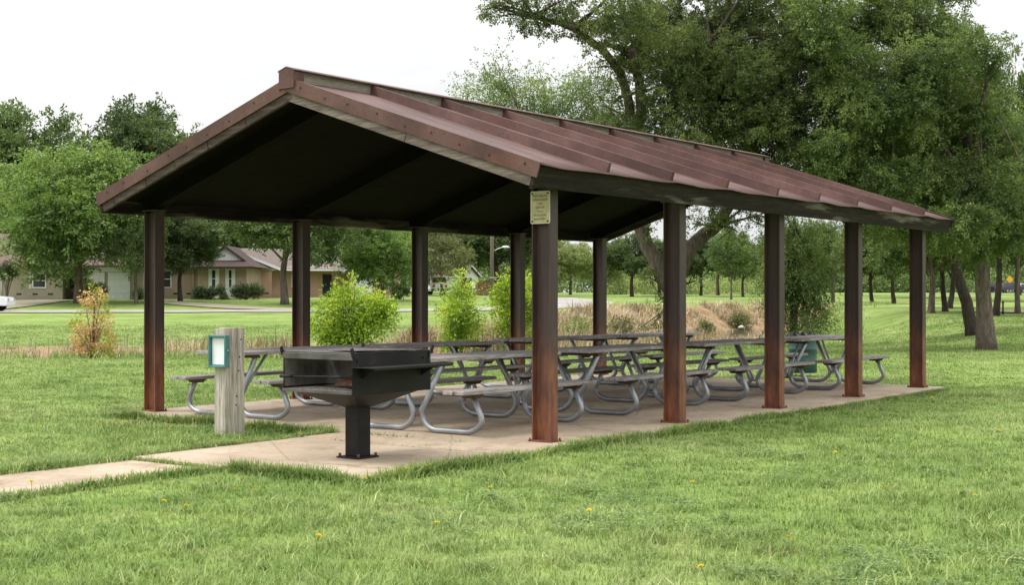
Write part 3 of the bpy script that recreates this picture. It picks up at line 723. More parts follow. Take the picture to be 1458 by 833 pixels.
# ------------------------------------------------------------------ barbecue grill
def make_grill():
    x, y = -1.32, 11.68
    q = empty('barbecue_grill', (x, y, -.005), YAW, 'large black steel park grill on a square pedestal bolted to concrete', 'grill')
    A, B = .49, .40          # half lengths: along the shelter, across it
    z0, z1 = .60, .915
    rng = random.Random(2)
    # box shell: open towards -X
    t = .005
    MB().box((-A, -B, z0 - .03), (A, -B + t, z1), bev=.001).build('side_panel', M['blacksteel'], q)
    MB().box((-A, B - t, z0), (A, B, z1), bev=.001).build('side_panel', M['blacksteel'], q)
    MB().box((A - t, -B + t + .001, z0), (A, B - t - .001, z1)).build('back_panel', M['blacksteel'], q)
    li = MB(); li.box((-A + .01, B - t - .004, z0 + .02), (A - .01, B - t - .001, z1 - .05)); li.box((A - t - .004, -B + .01, z0 + .02), (A - t - .001, B - .01, z1 - .03))
    li.box((-A + .02, -B + t + .001, z0 + .02), (A - .02, -B + t + .003, z1 - .05))
    li.box((.02, -B + .02, z0 + .02), (.024, B - .02, z1 - .02)); li.build('firebox_lining', M['soot'], q)
    fl = MB(); fl.box((-A + .002, -B + t, z0 - .004), (A - t, B - t, z0 + .004)); fl.build('firebox_floor', M['soot'], q)
    # lumpy ash lip and rusted coal bed
    def mound(name, x0, x1, y0, y1, z, amp, mat, n=26, seed=1):
        gx, gy = np.meshgrid(np.linspace(x0, x1, n), np.linspace(y0, y1, n))
        uu = (gx - x0) / (x1 - x0); vv = (gy - y0) / (y1 - y0)
        hgt = (np.sin(np.pi * uu) * np.sin(np.pi * vv)) ** .6 * amp * (.5 + fnoise(gx * 14, gy * 14, seed))
        v = np.stack([gx.ravel(), gy.ravel(), (z + hgt).ravel()], 1); i = np.arange(n * n).reshape(n, n)
        f = np.stack([i[:-1, :-1], i[:-1, 1:], i[1:, 1:], i[1:, :-1]], -1).reshape(-1)
        link(name, np_mesh(name, v, f, np.full(len(f) // 4, 4), True), mat, q)
    mound('coal_bed', -A + .16, .0, -B + .03, B - .42, z0 + .04, .085, M['coal'], 26, 4)
    mound('ash_layer', -A - .004, -A + .2, -B + .012, B - .012, z0 + .004, .018, M['ash'], 30, 9)
    # front lip, rod with handles, top rails
    lp = MB(); lp.box((-A - .012, -B + .001, z0 - .022), (-A + .003, B - .001, z0 + .004), bev=.002); lp.build('front_lip', M['grillgrey'], q)
    rd = MB(); rd.tube([(-A - .006, -B + .0, z0 + .125), (-A - .010, B + .03, z0 + .105)], .008, 8); rd.tube([(-A - .012, B - .12, z0 + .109), (-A - .012, B + .02, z0 + .105)], .014, 8)
    rd.tube([(-A - .010, -B + .10, z0 + .12), (-A - .012, -B + .24, z0 + .117)], .013, 8); rd.build('grate_rod', M['blacksteel'], q)
    tr = MB(); tr.box((-A - .01, -B - .004, z1 - .058), (-A + .002, B + .004, z1 - .006), bev=.003); tr.build('top_rail', M['grillgrey'], q)
    # cooking surface: two plates and bars
    tp = MB(); tp.box((-A + .004, -B + .01, z1 - .004), (.10, B - .02, z1 + .006), bev=.002); tp.build('griddle_plate', M['grate'], q)
    gr = MB()
    for k in range(22):
        yy = -B + .03 + k * (2 * B - .06) / 21; gr.tube([(.12, yy, z1 + .004), (A - .02, yy, z1 + .004)], .005, 6)
    for xx in (.13, .30, A - .03): gr.tube([(xx, -B + .01, z1 - .004), (xx, B - .01, z1 - .004)], .006, 6)
    gr.build('grate', M['grate'], q)
    lid = MB(); lid.box((-A + .04, -B - .012, z1 + .010), (A * .38, -B + .36, z1 + .016), Matrix.Rotation(R(1.0), 4, 'Y'), .002); lid.build('loose_plate', M['grate'], q)
    hk = MB()
    for (hx, hy) in ((-A, -B), (-A, B), (A, -B), (A, B)):
        sx = -1 if hx < 0 else 1; sy = -1 if hy < 0 else 1
        k = MB(); k.hull([(hx - sx * .03, hy + sy * .003, z1 - .03), (hx + sx * .012, hy + sy * .003, z1 - .03), (hx + sx * .03, hy + sy * .003, z1 + .036), (hx + sx * .004, hy + sy * .003, z1 + .046)],
                         [(hx - sx * .03, hy + sy * .014, z1 - .03), (hx + sx * .012, hy + sy * .014, z1 - .03), (hx + sx * .03, hy + sy * .014, z1 + .036), (hx + sx * .004, hy + sy * .014, z1 + .046)])
        k.build('corner_hook', M['blacksteel'], q)
    ch = MB()
    for k in range(5): ch.tube([(A - .01 - .004 * k, -B - .006, z1 - .01 - k * .017), (A - .014 - .004 * k, -B - .01, z1 - .026 - k * .017)], .005, 6)
    ch.build('chain', M['grillgrey'], q)
    bt = MB()
    for xx in (-A + .06, A - .10): bt.tube([(xx, -B - .001, z1 - .06), (xx, -B - .012, z1 - .06)], .010, 7)
    bt.build('bolt', M['blacksteel'], q)
    # side shelf
    sh = MB(); sh.box((-A + .0, -B - .25, .797), (A + .0, -B - .001, .803), bev=.001); sh.box((-A, -B - .25, .785), (A, -B - .245, .7965)); sh.build('side_shelf', M['blacksteel'], q)
    for xx in (-A + .12, A - .12): MB().prism([(-B - .001, .70), (-B - .18, .796), (-B - .001, .796)], 0, xx - .003, xx + .003).build('shelf_bracket', M['blacksteel'], q)
    # hopper and pedestal
    w = .078
    MB().hull([(-A + .02, -B + .006, z0 - .004), (A - .006, -B + .006, z0 - .004), (A - .006, B - .006, z0 - .004), (-A + .02, B - .006, z0 - .004)],
              [(-w - .002, -w - .002, .43), (w + .002, -w - .002, .43), (w + .002, w + .002, .43), (-w - .002, w + .002, .43)]).build('hopper', M['blacksteel'], q)
    MB().box((-w, -w, .014), (w, w, .46), bev=.006).build('pedestal', M['blacksteel'], q)
    MB().box((-.13, -.13, .001), (.13, .13, .014), bev=.002).build('base_plate', M['blacksteel'], q)
    for sx in (-1, 1):
        for sy in (-1, 1): MB().tube([(sx * .108, sy * .108, .012), (sx * .108, sy * .108, .040)], .014, 6).build('anchor_bolt', M['rustplate'], q)
make_grill()

# ------------------------------------------------------------------ barrel
def make_barrel():
    d = 24.6; x = X(1143, d); g = gz(x, d)
    q = empty('litter_barrel', (x, d, g), 0, 'dark green steel litter barrel with black liner beyond the far picnic table', 'trash can')
    r = .25; zb = .07
    prof = [(r - .02, zb), (r, zb + .012), (r, zb + .20), (r + .012, zb + .215), (r, zb + .23), (r, zb + .41), (r + .012, zb + .425), (r, zb + .44), (r, zb + .63), (r + .014, zb + .65), (r - .012, zb + .655), (r - .02, zb + .60)]
    MB().lathe(prof, n=28).build('drum', M['barrel'], q)
    rng = random.Random(6); n = 36; b = MB(); rings = []
    for k, (rr, zz) in enumerate(((r - .03, .60), (r - .025, .67), (r + .005, .70), (r + .02, .66), (r + .018, .60))):
        rings.append([b.bm.verts.new(((rr + rng.uniform(-.012, .012)) * math.cos(2 * math.pi * i / n), (rr + rng.uniform(-.012, .012)) * math.sin(2 * math.pi * i / n), zb + zz + rng.uniform(-.03, .035) * (1 if k else 0))) for i in range(n)])
    for a, c in zip(rings[:-1], rings[1:]):
        for i in range(n): b.bm.faces.new((a[i], a[(i + 1) % n], c[(i + 1) % n], c[i]))
    b.bm.faces.new(rings[0]); b.build('liner', M['liner'], q)
    MB().tube([(0, 0, -.1), (0, 0, zb)], .035, 10).build('stand', M['blacksteel'], q)
make_barrel()

# ------------------------------------------------------------------ grass and reeds
def in_slab(x, y, pad=0.0):
    a = (x - P0[0]) * U[0] + (y - P0[1]) * U[1]; b = (x - P0[0]) * V[0] + (y - P0[1]) * V[1]
    def box(a0, a1, b0, b1): return (a > a0 - pad) & (a < a1 + pad) & (b > b0 - pad) & (b < b1 + pad)
    return box(-.50, 10.15, -.33, 5.98) | box(-1.05, -.5, -.40, 2.18) | box(-3.0, -1.05, -.42, 2.18) | box(-3.06, -3.0, .96, 2.16) | box(-12, -3.10, 1.10, 2.10), a, b
def blades(name, x, y, z, h, w, ang, bend, mat, kind='stuff', label=None, cat=None, sag=.0, seg3=True):
    n = len(x)
    ca, sa = np.cos(ang), np.sin(ang)
    pa = ang + np.pi / 2 + np.random.default_rng(1).uniform(-.5, .5, n); cp, sp = np.cos(pa), np.sin(pa)
    V_ = np.zeros((n, 5, 3), np.float32)
    def at(t, side):
        o = bend * h * t * t
        px = x + ca * o + cp * w * side * .5; py = y + sa * o + sp * w * side * .5
        return np.stack([px, py, z + h * t * (1 - .35 * bend * t)], 1)
    V_[:, 0] = at(0, -1); V_[:, 1] = at(0, 1); V_[:, 2] = at(.55, .85); V_[:, 3] = at(.55, -.85); V_[:, 4] = at(1.0, 0)
    base = np.arange(n)[:, None] * 5
    f = (base + np.array([0, 1, 2, 3, 3, 2, 4])[None]).ravel()
    sizes = np.tile([4, 3], n)
    me = np_mesh(name, V_.reshape(-1, 3), f, sizes)
    o = link(name, me, mat)
    return tag(o, label, cat, kind=kind)
def make_grass():
    rng = np.random.default_rng(11)
    N = 720000
    d = (5.3 ** .3 + rng.random(N) * (62 ** .3 - 5.3 ** .3)) ** (1 / .3)
    x = (rng.random(N) - .5) * 2 * (.44 * d + 2.4)
    y = d + rng.normal(0, .05, N)
    # gather a share of the blades into tufts
    k = rng.random(N) < .45
    T = 9000; ti = rng.integers(0, T, N)
    td = (5.3 ** .3 + rng.random(T) * (62 ** .3 - 5.3 ** .3)) ** (1 / .3); tx = (rng.random(T) - .5) * 2 * (.44 * td + 2.4)
    r = np.abs(rng.normal(0, .07, N)) * (.6 + td[ti] * .05); a_ = rng.uniform(0, 2 * np.pi, N)
    x = np.where(k, tx[ti] + r * np.cos(a_), x); y = np.where(k, td[ti] + r * np.sin(a_), y)
    inside, a, b = in_slab(x, y, -.03)
    s, cy = creek_s(x, y)
    ok = ~inside & (s > 4.2) | (~inside & (s < -4.0) & (rng.random(N) < .8))
    # creeping over the slab rim here and there
    near, _, _ = in_slab(x, y, .22)
    clump = fnoise(x * .9, y * .9, 21, 3)
    gap = (np.abs(a + 1.058) < .02) & (b < 2.2) & (b > .5) & (rng.random(N) < .0)
    h = .034 + .042 * sstep(.4, .85, clump) * (.4 + rng.random(N)) + .016 * rng.random(N)
    h = h * np.where(near, 1.45, 1.0) * np.where(k, 1.2, 1.0)
    h = h * (1 + .25 * sstep(25, 50, y))
    x, y, h, k = x[ok], y[ok], h[ok], k[ok]
    n = len(x)
    w = (.0034 + .00034 * y) * (.7 + .6 * rng.random(n))
    blades('lawn_grass', x, y, ground(x, y) - .005, h, w, rng.uniform(0, 2 * np.pi, n), rng.uniform(.25, 1.25, n), M['grass'])
    # long ragged edge growth by slab, path and posts
    segs = [((-3.06, -.5), (-3.06, .95), 2600, .10), ((-3.0, -.47), (-1.0, -.47), 3000, .10), ((-1.0, -.46), (1.6, -.43), 3600, .11), ((1.6, -.43), (5.0, -.38), 3000, .08), ((5.0, -.38), (10.2, -.33), 2600, .045), ((-3.05, 1.02), (-12, 1.02), 7000, .075), ((-3.09, 1.0), (-3.09, 2.2), 330, .045),
            ((-.55, 2.3), (-.55, 6.0), 4500, .11), ((-1.0, 2.24), (-4, 2.24), 2600, .09), ((-4, 2.24), (-12, 2.2), 3500, .09), ((-1.057, 1.3), (-1.057, 1.75), 150, .035), ((-.55, 2.25), (-1.05, 2.25), 600, .10)]
    X_, Y_, H_ = [], [], []
    for (a0, b0), (a1, b1), cnt, hh in segs:
        t = rng.random(cnt); cl = vnoise(t * np.hypot(a1 - a0, b1 - b0) * 2.2, np.full(cnt, a0 * 3.1), 4)
        keep = rng.random(cnt) < .25 + 1.1 * cl
        aa = a0 + (a1 - a0) * t; bb = b0 + (b1 - b0) * t
        L = np.hypot(a1 - a0, b1 - b0); na, nb = -(b1 - b0) / L, (a1 - a0) / L
        o = rng.normal(0, .035 if hh > .06 else .012, cnt)
        aa = aa + na * o; bb = bb + nb * o
        X_.append((P0[0] + aa * U[0] + bb * V[0])[keep]); Y_.append((P0[1] + aa * U[1] + bb * V[1])[keep]); H_.append((hh * (.5 + .9 * rng.random(cnt)) * (.6 + .7 * cl))[keep])
    x = np.concatenate(X_); y = np.concatenate(Y_); h = np.concatenate(H_); n = len(x)
    blades('edge_grass', x, y, np.maximum(ground(x, y), -.05) - .004, h + .01, (.006 + .0003 * y) * (.7 + .6 * rng.random(n)), rng.uniform(0, 2 * np.pi, n), rng.uniform(.15, 1.2, n), M['grass'])
    # coarse wide leaved weeds in the foreground
    T = 300; td = 5.6 + rng.random(T) ** 1.6 * 9; tx = (rng.random(T) - .5) * 2 * (.42 * td + 1); m = (vnoise(tx * .7, td * .7, 8) > .45)
    td, tx = td[m], tx[m]; K = 34
    x = (tx[:, None] + rng.normal(0, .09, (len(tx), K))).ravel(); y = (td[:, None] + rng.normal(0, .09, (len(tx), K))).ravel()
    ins, _, _ = in_slab(x, y, .03); x, y = x[~ins], y[~ins]; n = len(x)
    blades('coarse_grass', x, y, ground(x, y) - .005, (.07 + .09 * rng.random(n)), .007 + .004 * rng.random(n), rng.uniform(0, 2 * np.pi, n), rng.uniform(.6, 1.5, n), M['grass'])
make_grass()
def make_clover():
    rng = np.random.default_rng(91); T = 900
    td = 5.6 + rng.random(T) ** 1.4 * 15; tx = (rng.random(T) - .5) * 2 * (.42 * td + 1); m = fnoise(tx * .45, td * .45, 17, 3) > .52; td, tx = td[m], tx[m]
    K = 30; r = np.abs(rng.normal(0, .14, (len(tx), K))); a = rng.uniform(0, 6.28, (len(tx), K))
    x = (tx[:, None] + r * np.cos(a)).ravel(); y = (td[:, None] + r * np.sin(a)).ravel()
    ins, _, _ = in_slab(x, y, .05); x, y = x[~ins], y[~ins]; n = len(x); z = ground(x, y) + rng.uniform(.02, .065, n)
    c = np.stack([x, y, z], 1); V_ = []; sz = rng.uniform(.012, .022, n); ph = rng.uniform(0, 6.28, n)
    for k in range(3):
        b = ph + k * 2.094; d1 = np.stack([np.cos(b), np.sin(b), np.full(n, .25)], 1); d2 = np.stack([-np.sin(b), np.cos(b), np.zeros(n)], 1)
        V_.append(np.stack([c, c + d1 * (sz * .6)[:, None] + d2 * (sz * .45)[:, None], c + d1 * (sz * 1.15)[:, None], c + d1 * (sz * .6)[:, None] - d2 * (sz * .45)[:, None]], 1))
    v = np.stack(V_, 1).reshape(-1, 3)
    tag(link('clover', np_mesh('clover', v, np.arange(len(v)), np.full(len(v) // 4, 4)), M['clover']), kind='stuff')
make_clover()
def make_reeds():
    rng = np.random.default_rng(5)
    N = 210000
    t = rng.random(N)
    seg = np.hypot(*np.diff(CREEK, axis=0).T); L = np.concatenate([[0], np.cumsum(seg)])
    l = 45 + t * 165
    cx = np.interp(l, L, CREEK[:, 0]); cy = np.interp(l, L, CREEK[:, 1])
    x = cx + rng.normal(0, 1, N); s_ = (rng.random(N) - .5) * 2
    i = np.clip(np.searchsorted(L, l) - 1, 0, len(seg) - 1)
    dx = np.diff(CREEK[:, 0])[i] / seg[i]; dy = np.diff(CREEK[:, 1])[i] / seg[i]
    hw = np.interp(cy, [36, 60, 95], [4.4, 5.8, 6.4])
    off = s_ * hw + rng.normal(0, .4, N)
    x = cx - dy * off; y = cy + dx * off
    c = fnoise(x * .5, y * .5, 31, 3)
    aw = np.abs(off)
    keep = (rng.random(N) < .15 + 1.2 * sstep(.3, .65, c))
    keep &= ~((y > 62) & (aw < 3.3)) | (rng.random(N) < .01)
    keep &= ~((y > 62) & (off < 0)) | (rng.random(N) < .35)
    keep &= x < 21.5
    keep &= (x > -4) | (rng.random(N) < .25 + .75 * (c > .55))
    x, y, c, aw = x[keep], y[keep], c[keep], aw[keep]; n = len(x)
    h = (.22 + .55 * rng.random(n) ** 1.5 * (.4 + c)) * np.interp(x, [-12, -5, -1, 5, 8, 12], [.65, .8, 1.5, 1.5, .8, .8])
    g = np.maximum(ground(x, y), -1.0)
    blades('dry_reeds', x, y, g - .03, h, .010 + .0004 * y * (.6 + rng.random(n)), rng.uniform(0, 2 * np.pi, n), rng.uniform(.1, .9, n), M['reed'])
    # thin dead stalks standing above the rest
    N = 1500; x = rng.uniform(-18, 4, N); y = 34.2 + rng.random(N) * 4 + np.maximum(0, x + 3) * .8
    m = vnoise(x * .45, y * .1, 3) > .45; x, y = x[m], y[m]; n = len(x)
    blades('dead_stalks', x, y, ground(x, y) - .02, .55 + .8 * rng.random(n) ** 1.6, .009 + .007 * rng.random(n), rng.uniform(0, 2 * np.pi, n), rng.uniform(.0, .35, n), M['stalk'])
    # green grass mixed through the creek bank
    N = 22000; l = 45 + rng.random(N) * 100; cx = np.interp(l, L, CREEK[:, 0]); cy = np.interp(l, L, CREEK[:, 1]); off = rng.normal(4.8, .7, N) * np.interp(cy, [36, 95], [1, 1.6])
    i = np.clip(np.searchsorted(L, l) - 1, 0, len(seg) - 1); dx = np.diff(CREEK[:, 0])[i] / seg[i]; dy = np.diff(CREEK[:, 1])[i] / seg[i]
    x = cx + dy * off; y = cy - dx * off; n = N
    blades('bank_grass', x, y, ground(x, y) - .02, .14 + .2 * rng.random(n), .012 + .0004 * y, rng.uniform(0, 2 * np.pi, n), rng.uniform(.2, 1, n), M['grass'])
make_reeds()

# ------------------------------------------------------------------ trees and shrubs
def leaves_mesh(name, C, Rr, N, size, seed, squash=.8, droop=.25, fill=2.0, width=.5, per=8, sprig=.35, tuft=2.9):
    """leaves gathered in small tufts along the skin of each foliage mass; per = leaves in a tuft, tuft = its radius in leaf lengths"""
    rng = np.random.default_rng(seed)
    C = np.asarray(C, float); Rr = np.asarray(Rr, float)
    S = max(1, N // per)
    wgt = Rr ** 2; ci = rng.choice(len(C), S, p=wgt / wgt.sum())
    dirs = rng.normal(size=(S, 3)); dirs /= np.linalg.norm(dirs, axis=1)[:, None]
    rad = rng.random(S) ** (1 / fill)
    lump = 1 + .35 * np.sin(dirs[:, 0] * 5 + ci) * np.sin(dirs[:, 1] * 6 + ci * 2) * np.sin(dirs[:, 2] * 5 + ci * .7)
    p = C[ci] + dirs * (Rr[ci] * rad * lump)[:, None] * np.array([1, 1, squash])
    # each tuft is a short twig with its own length, direction and spread
    sd = dirs * .75 + rng.normal(size=(S, 3)) * .6; sd[:, 2] += .12 - droop; sd /= np.linalg.norm(sd, axis=1)[:, None]
    tl = size * sprig * 12 * rng.uniform(.5, 1.7, S); tr = size * tuft * rng.uniform(.35, 1.1, S)
    o = np.repeat(np.arange(S), per); t = rng.random(S * per) ** .8; n = S * per
    jit = rng.normal(size=(n, 3)) * .5
    q = p[o] + sd[o] * (t * tl[o])[:, None] + jit * (tr[o] * (1.1 - .7 * t))[:, None] * np.array([1, 1, .6])
    q[:, 2] -= droop * .5 * t ** 2 * tl[o]
    ld = sd[o] * .6 + jit * .8 + rng.normal(size=(n, 3)) * .25; ld[:, 2] -= droop * .4; ld /= np.linalg.norm(ld, axis=1)[:, None]
    up = rng.normal(size=(n, 3)) * .5; up[:, 2] += .9
    wv = np.cross(ld, up); wv /= np.linalg.norm(wv, axis=1)[:, None] + 1e-9
    sz = size * (.6 + .8 * rng.random(n))
    nrm = np.cross(wv, ld)
    V_ = np.empty((n, 4, 3), np.float32)
    V_[:, 0] = q; V_[:, 1] = q + ld * (sz * .45)[:, None] + wv * (sz * width * .5)[:, None] + nrm * (sz * .08)[:, None]
    V_[:, 2] = q + ld * sz[:, None] - nrm * (sz * .06)[:, None]; V_[:, 3] = q + ld * (sz * .45)[:, None] - wv * (sz * width * .5)[:, None] + nrm * (sz * .08)[:, None]
    return np_mesh(name, V_.reshape(-1, 3), np.arange(n * 4), np.full(n, 4))
def crown_points(rx, ry, rz, cz, n, seed, rmin=.22, rmax=.36, inner=.35, cx=0, cy=0, flat=-.8):
    rng = np.random.default_rng(seed); C = []; Q = []
    while len(C) < n:
        v = rng.normal(size=3); v /= np.linalg.norm(v)
        if v[2] < flat: continue
        r = inner + (1 - inner) * rng.random() ** .5
        rr = rng.uniform(rmin, rmax) * min(rx, rz)
        k = max(0, 1 - rr / max(rx, rz) * .7)
        C.append((cx + v[0] * rx * r * k, cy + v[1] * ry * r * k, cz + v[2] * rz * r * k)); Q.append(rr)
    return C, Q
def limb_tubes(b, path, r0, C, rng, frac0=.45, rl=.45, sides=7, twigs=True):
    """path: trunk points; limbs curve from the upper trunk to each clump"""
    P = [Vector(p) for p in path]
    L = [0]
    for a, c in zip(P[:-1], P[1:]): L.append(L[-1] + (c - a).length)
    def at(f):
        s = f * L[-1]
        for i in range(len(P) - 1):
            if s <= L[i + 1] + 1e-6: t = (s - L[i]) / (L[i + 1] - L[i]); return P[i].lerp(P[i + 1], t)
        return P[-1]
    K = max(6, len(path) * 3)
    pts = [at(i / (K - 1)) for i in range(K)]
    rs = [r0 * ((1 - .72 * i / (K - 1)) + .35 * max(0, 1 - i / (K - 1) * 9)) for i in range(K)]
    b.tube([p + Vector((rng.uniform(-1, 1), rng.uniform(-1, 1), 0)) * r0 * .13 * (0 < i) for i, p in enumerate(pts)], rs, 10)
    C = [Vector(c) for c in C]
    major = []
    for k, c in enumerate(C):
        if k % 3 == 0 or not major:
            f = frac0 + (1 - frac0) * rng.random() ** 1.2 * .95; s = at(f); r = r0 * rl * (1 - .5 * f)
        else:
            mj = min(major, key=lambda q: (q[1] - c).length); t = rng.uniform(.35, .8); s = mj[0].lerp(mj[1], t); s = mj[2][int(t * 5)]; r = mj[3] * .55
        mid = s.lerp(c, .5) + Vector((rng.uniform(-1, 1), rng.uniform(-1, 1), rng.uniform(-.2, .9))) * (c - s).length * .16
        q = [s.lerp(mid, t / 3).lerp(mid.lerp(c, t / 3), t / 3) if False else s * (1 - t / 5) ** 2 + mid * 2 * (t / 5) * (1 - t / 5) + c * (t / 5) ** 2 for t in range(6)]
        b.tube(q, [max(.006, r * (1 - .8 * t / 5)) for t in range(6)], sides if k % 3 == 0 else 5, False)
        if k % 3 == 0: major.append((s, c, q, r))
def lumpy(C, Q, k, seed, f=.5, out=.85):
    """break each foliage mass into smaller tufts on its skin"""
    rng = np.random.default_rng(seed); C2, Q2 = list(C), [q * .9 for q in Q]
    for c, q in zip(C, Q):
        for _ in range(k):
            v = rng.normal(size=3); v /= np.linalg.norm(v)
            C2.append((c[0] + v[0] * q * out, c[1] + v[1] * q * out, c[2] + v[2] * q * out * .85)); Q2.append(q * f * rng.uniform(.6, 1.15))
    return C2, Q2
def make_tree(name, label, loc, path, r0, C, Q, N, size, leaf, bark, seed, cat='tree', group=None, rz=0, **kw):
    o = empty(name, loc, rz, label, cat, group)
    rng = random.Random(seed)
    b = MB(); limb_tubes(b, path, r0, C, rng, kw.pop('frac0', .45), kw.pop('rl', .45))
    b.build('trunk', M[bark], o)
    C2, Q2 = lumpy(C, Q, 4, seed)
    link('crown', leaves_mesh('crown', C2, Q2, N, size, seed, **kw), M[leaf], o)
    return o
def tloc(px, d, dz=-.05): x = X(px, d); return (x, d, gz(x, d) + dz)
def rel(px, py, d, loc): return (X(px, d) - loc[0], d - loc[1], Zp(py, d) - loc[2])

def near_trees():
    # the spreading oak behind the shelter: forked trunk, crown reaching far left and out of the top of the picture
    d = 38; loc = tloc(958, d)
    W = lambda px, py, dd=d: rel(px, py, dd, loc)
    o = empty('oak_tree', loc, 0, 'huge spreading oak with a forked leaning trunk and long limb reaching left above the roof', 'tree')
    rng = random.Random(12); b = MB()
    base = Vector((0, 0, 0)); fork = Vector(W(957, 415))
    b.tube([base, Vector(W(957, 470)), fork], [.34, .27, .25], 12)
    def limb(pts, r0, r1, n=9):
        p = fillet(pts, 1.2, 4); k = len(p)
        b.tube([q + Vector((rng.uniform(-1, 1), rng.uniform(-1, 1), rng.uniform(-1, 1))) * r0 * .14 for q in p], [r0 + (r1 - r0) * i / (k - 1) for i in range(k)], n)
    leftL = [fork, W(938, 385), W(908, 318), W(905, 230, 37.5), W(915, 130, 37), W(900, 70, 36.5)]
    limb(leftL, .24, .12)
    limb([W(905, 230, 37.5), W(890, 100, 37), W(820, 38, 36.5), W(760, 22, 36), W(700, 8, 36)], .14, .03)
    limb([W(820, 38, 36.5), W(800, 18, 37), W(790, -20, 37)], .07, .02)
    limb([W(915, 130, 37), W(895, 68, 37), W(850, 62, 37), W(822, 50, 36)], .12, .03)
    rightL = [fork, W(985, 345), W(1022, 322, 38.5), W(1060, 255, 39), W(1090, 160, 39), W(1120, 60, 39), W(1130, -60, 39)]
    limb(rightL, .23, .08)
    limb([W(1060, 255, 39), W(1130, 215, 39), W(1190, 160, 38.5)], .12, .03)
    limb([W(908, 318), W(960, 230, 37.8), W(1000, 150, 38), W(1010, 60, 38), W(1000, -60, 38)], .12, .03)
    limb([W(960, 230, 37.8), W(900, 170, 37), W(860, 150, 36.5)], .06, .02)
    C, Q = [], []
    def cl(px, py, dd, r): C.append(W(px, py, dd)); Q.append(r)
    # left reaching limb
    for px, py, r in ((700, 6, .42), (722, 18, .38), (745, 28, .40), (735, -8, .5), (768, 10, .48), (785, 38, .36), (800, 0, .6), (822, 40, .38), (845, 15, .65), (838, 60, .34), (862, 48, .50), (772, 46, .24)): cl(px, py, 36 + rng.uniform(-.6, .6), r * .80)
    # main mass
    for px, py, r in ((890, 20, .8), (930, 10, .9), (915, 62, .6), (960, 55, .8), (1000, 20, 1.0), (1045, 35, .95), (1090, 10, 1.0), (1020, 85, .9), (980, 110, .8), (940, 120, .62), (1065, 95, .95), (1105, 75, .9),
                      (870, 95, .35), (905, 100, .40), (1150, 40, .9), (1030, 140, .9), (1085, 150, .95), (1130, 120, .9), (985, 165, .75), (940, 175, .62), (900, 165, .45), (870, 150, .38), (1040, 195, .75), (1100, 205, .8), (1150, 180, .85),
                      (915, 205, .42), (860, 182, .35), (990, 215, .5), (1070, 240, .5), (1140, 235, .6), (1185, 215, .7), (1180, 110, .8), (1010, 248, .35), (950, 215, .40), (885, 190, .34),
                      (905, 40, .7), (950, 85, .8), (1000, 60, .9), (1050, 120, .95), (960, 145, .8), (1010, 110, .8), (1120, 160, .9), (1060, 170, .8), (1010, 185, .7), (1110, 30, .9), (1150, 90, .9), (1160, 140, .8), (1100, 250, .6), (1050, 215, .6), (1160, 205, .7), (920, -60, 1.0), (1000, -70, 1.2), (1090, -80, 1.2), (1160, -40, 1.0)): cl(px, py, 37.2 + rng.uniform(-2.4, 1.8), r * 1.12)
    # leaf tufts hanging around the fork
    for px, py, r in ((985, 318, .30), (1010, 300, .35), (1040, 310, .30), (1065, 290, .4), (930, 330, .22), (960, 300, .3), (1050, 330, .18), (1085, 305, .25), (925, 395, .2), (935, 430, .24), (930, 462, .22), (990, 400, .12)): cl(px, py, 37.5 + rng.uniform(-.8, .6), r)
    for c, q in zip(C, Q):
        if q > .34: continue
    tr_ = b.build('trunk', M['oakbark'], o)
    nodes = [Vector(W(p, q, dd)) for p, q, dd in ((908, 318, 38), (905, 230, 37.5), (915, 130, 37), (1022, 322, 38.5), (1060, 255, 39), (1090, 160, 39), (1120, 60, 39), (960, 230, 36.5), (1000, 150, 36), (1010, 60, 36), (820, 38, 36.5), (760, 22, 36), (880, 90, 37), (957, 415, 38))]
    for c in C:
        c = Vector(c); s = min(nodes, key=lambda n: (n - c).length)
        m_ = s.lerp(c, .5) + Vector((rng.uniform(-1, 1), rng.uniform(-1, 1), rng.uniform(-.3, .6))) * .15 * (c - s).length
        tw = MB(); tw.tube([s * (1 - t / 5) ** 2 + m_ * 2 * (t / 5) * (1 - t / 5) + c * (t / 5) ** 2 for t in range(6)], [.055 - .008 * t for t in range(6)], 5, False)
        for _ in range(2):
            e = c + Vector((rng.uniform(-1, 1), rng.uniform(-1, 1), rng.uniform(-.6, 1))) * .8; tw.tube([s.lerp(c, .7), e], [.02, .006], 4, False)
        tw.build('branch', M['barkdark'], tr_)
    C, Q = lumpy(C, Q, 4, 22)
    link('crown', leaves_mesh('crown', C, Q, 430000, .058, 21, squash=.88, droop=.2, fill=3.2, per=42, sprig=.36, width=.6, tuft=2.8), M['leaf_oak'], o)

    # the right hand elm with the pale straight trunk
    d = 35.7; loc = tloc(1405, d); W2 = lambda px, py, dd=d: rel(px, py, dd, loc)
    rng2 = random.Random(5)
    C, Q = [], []
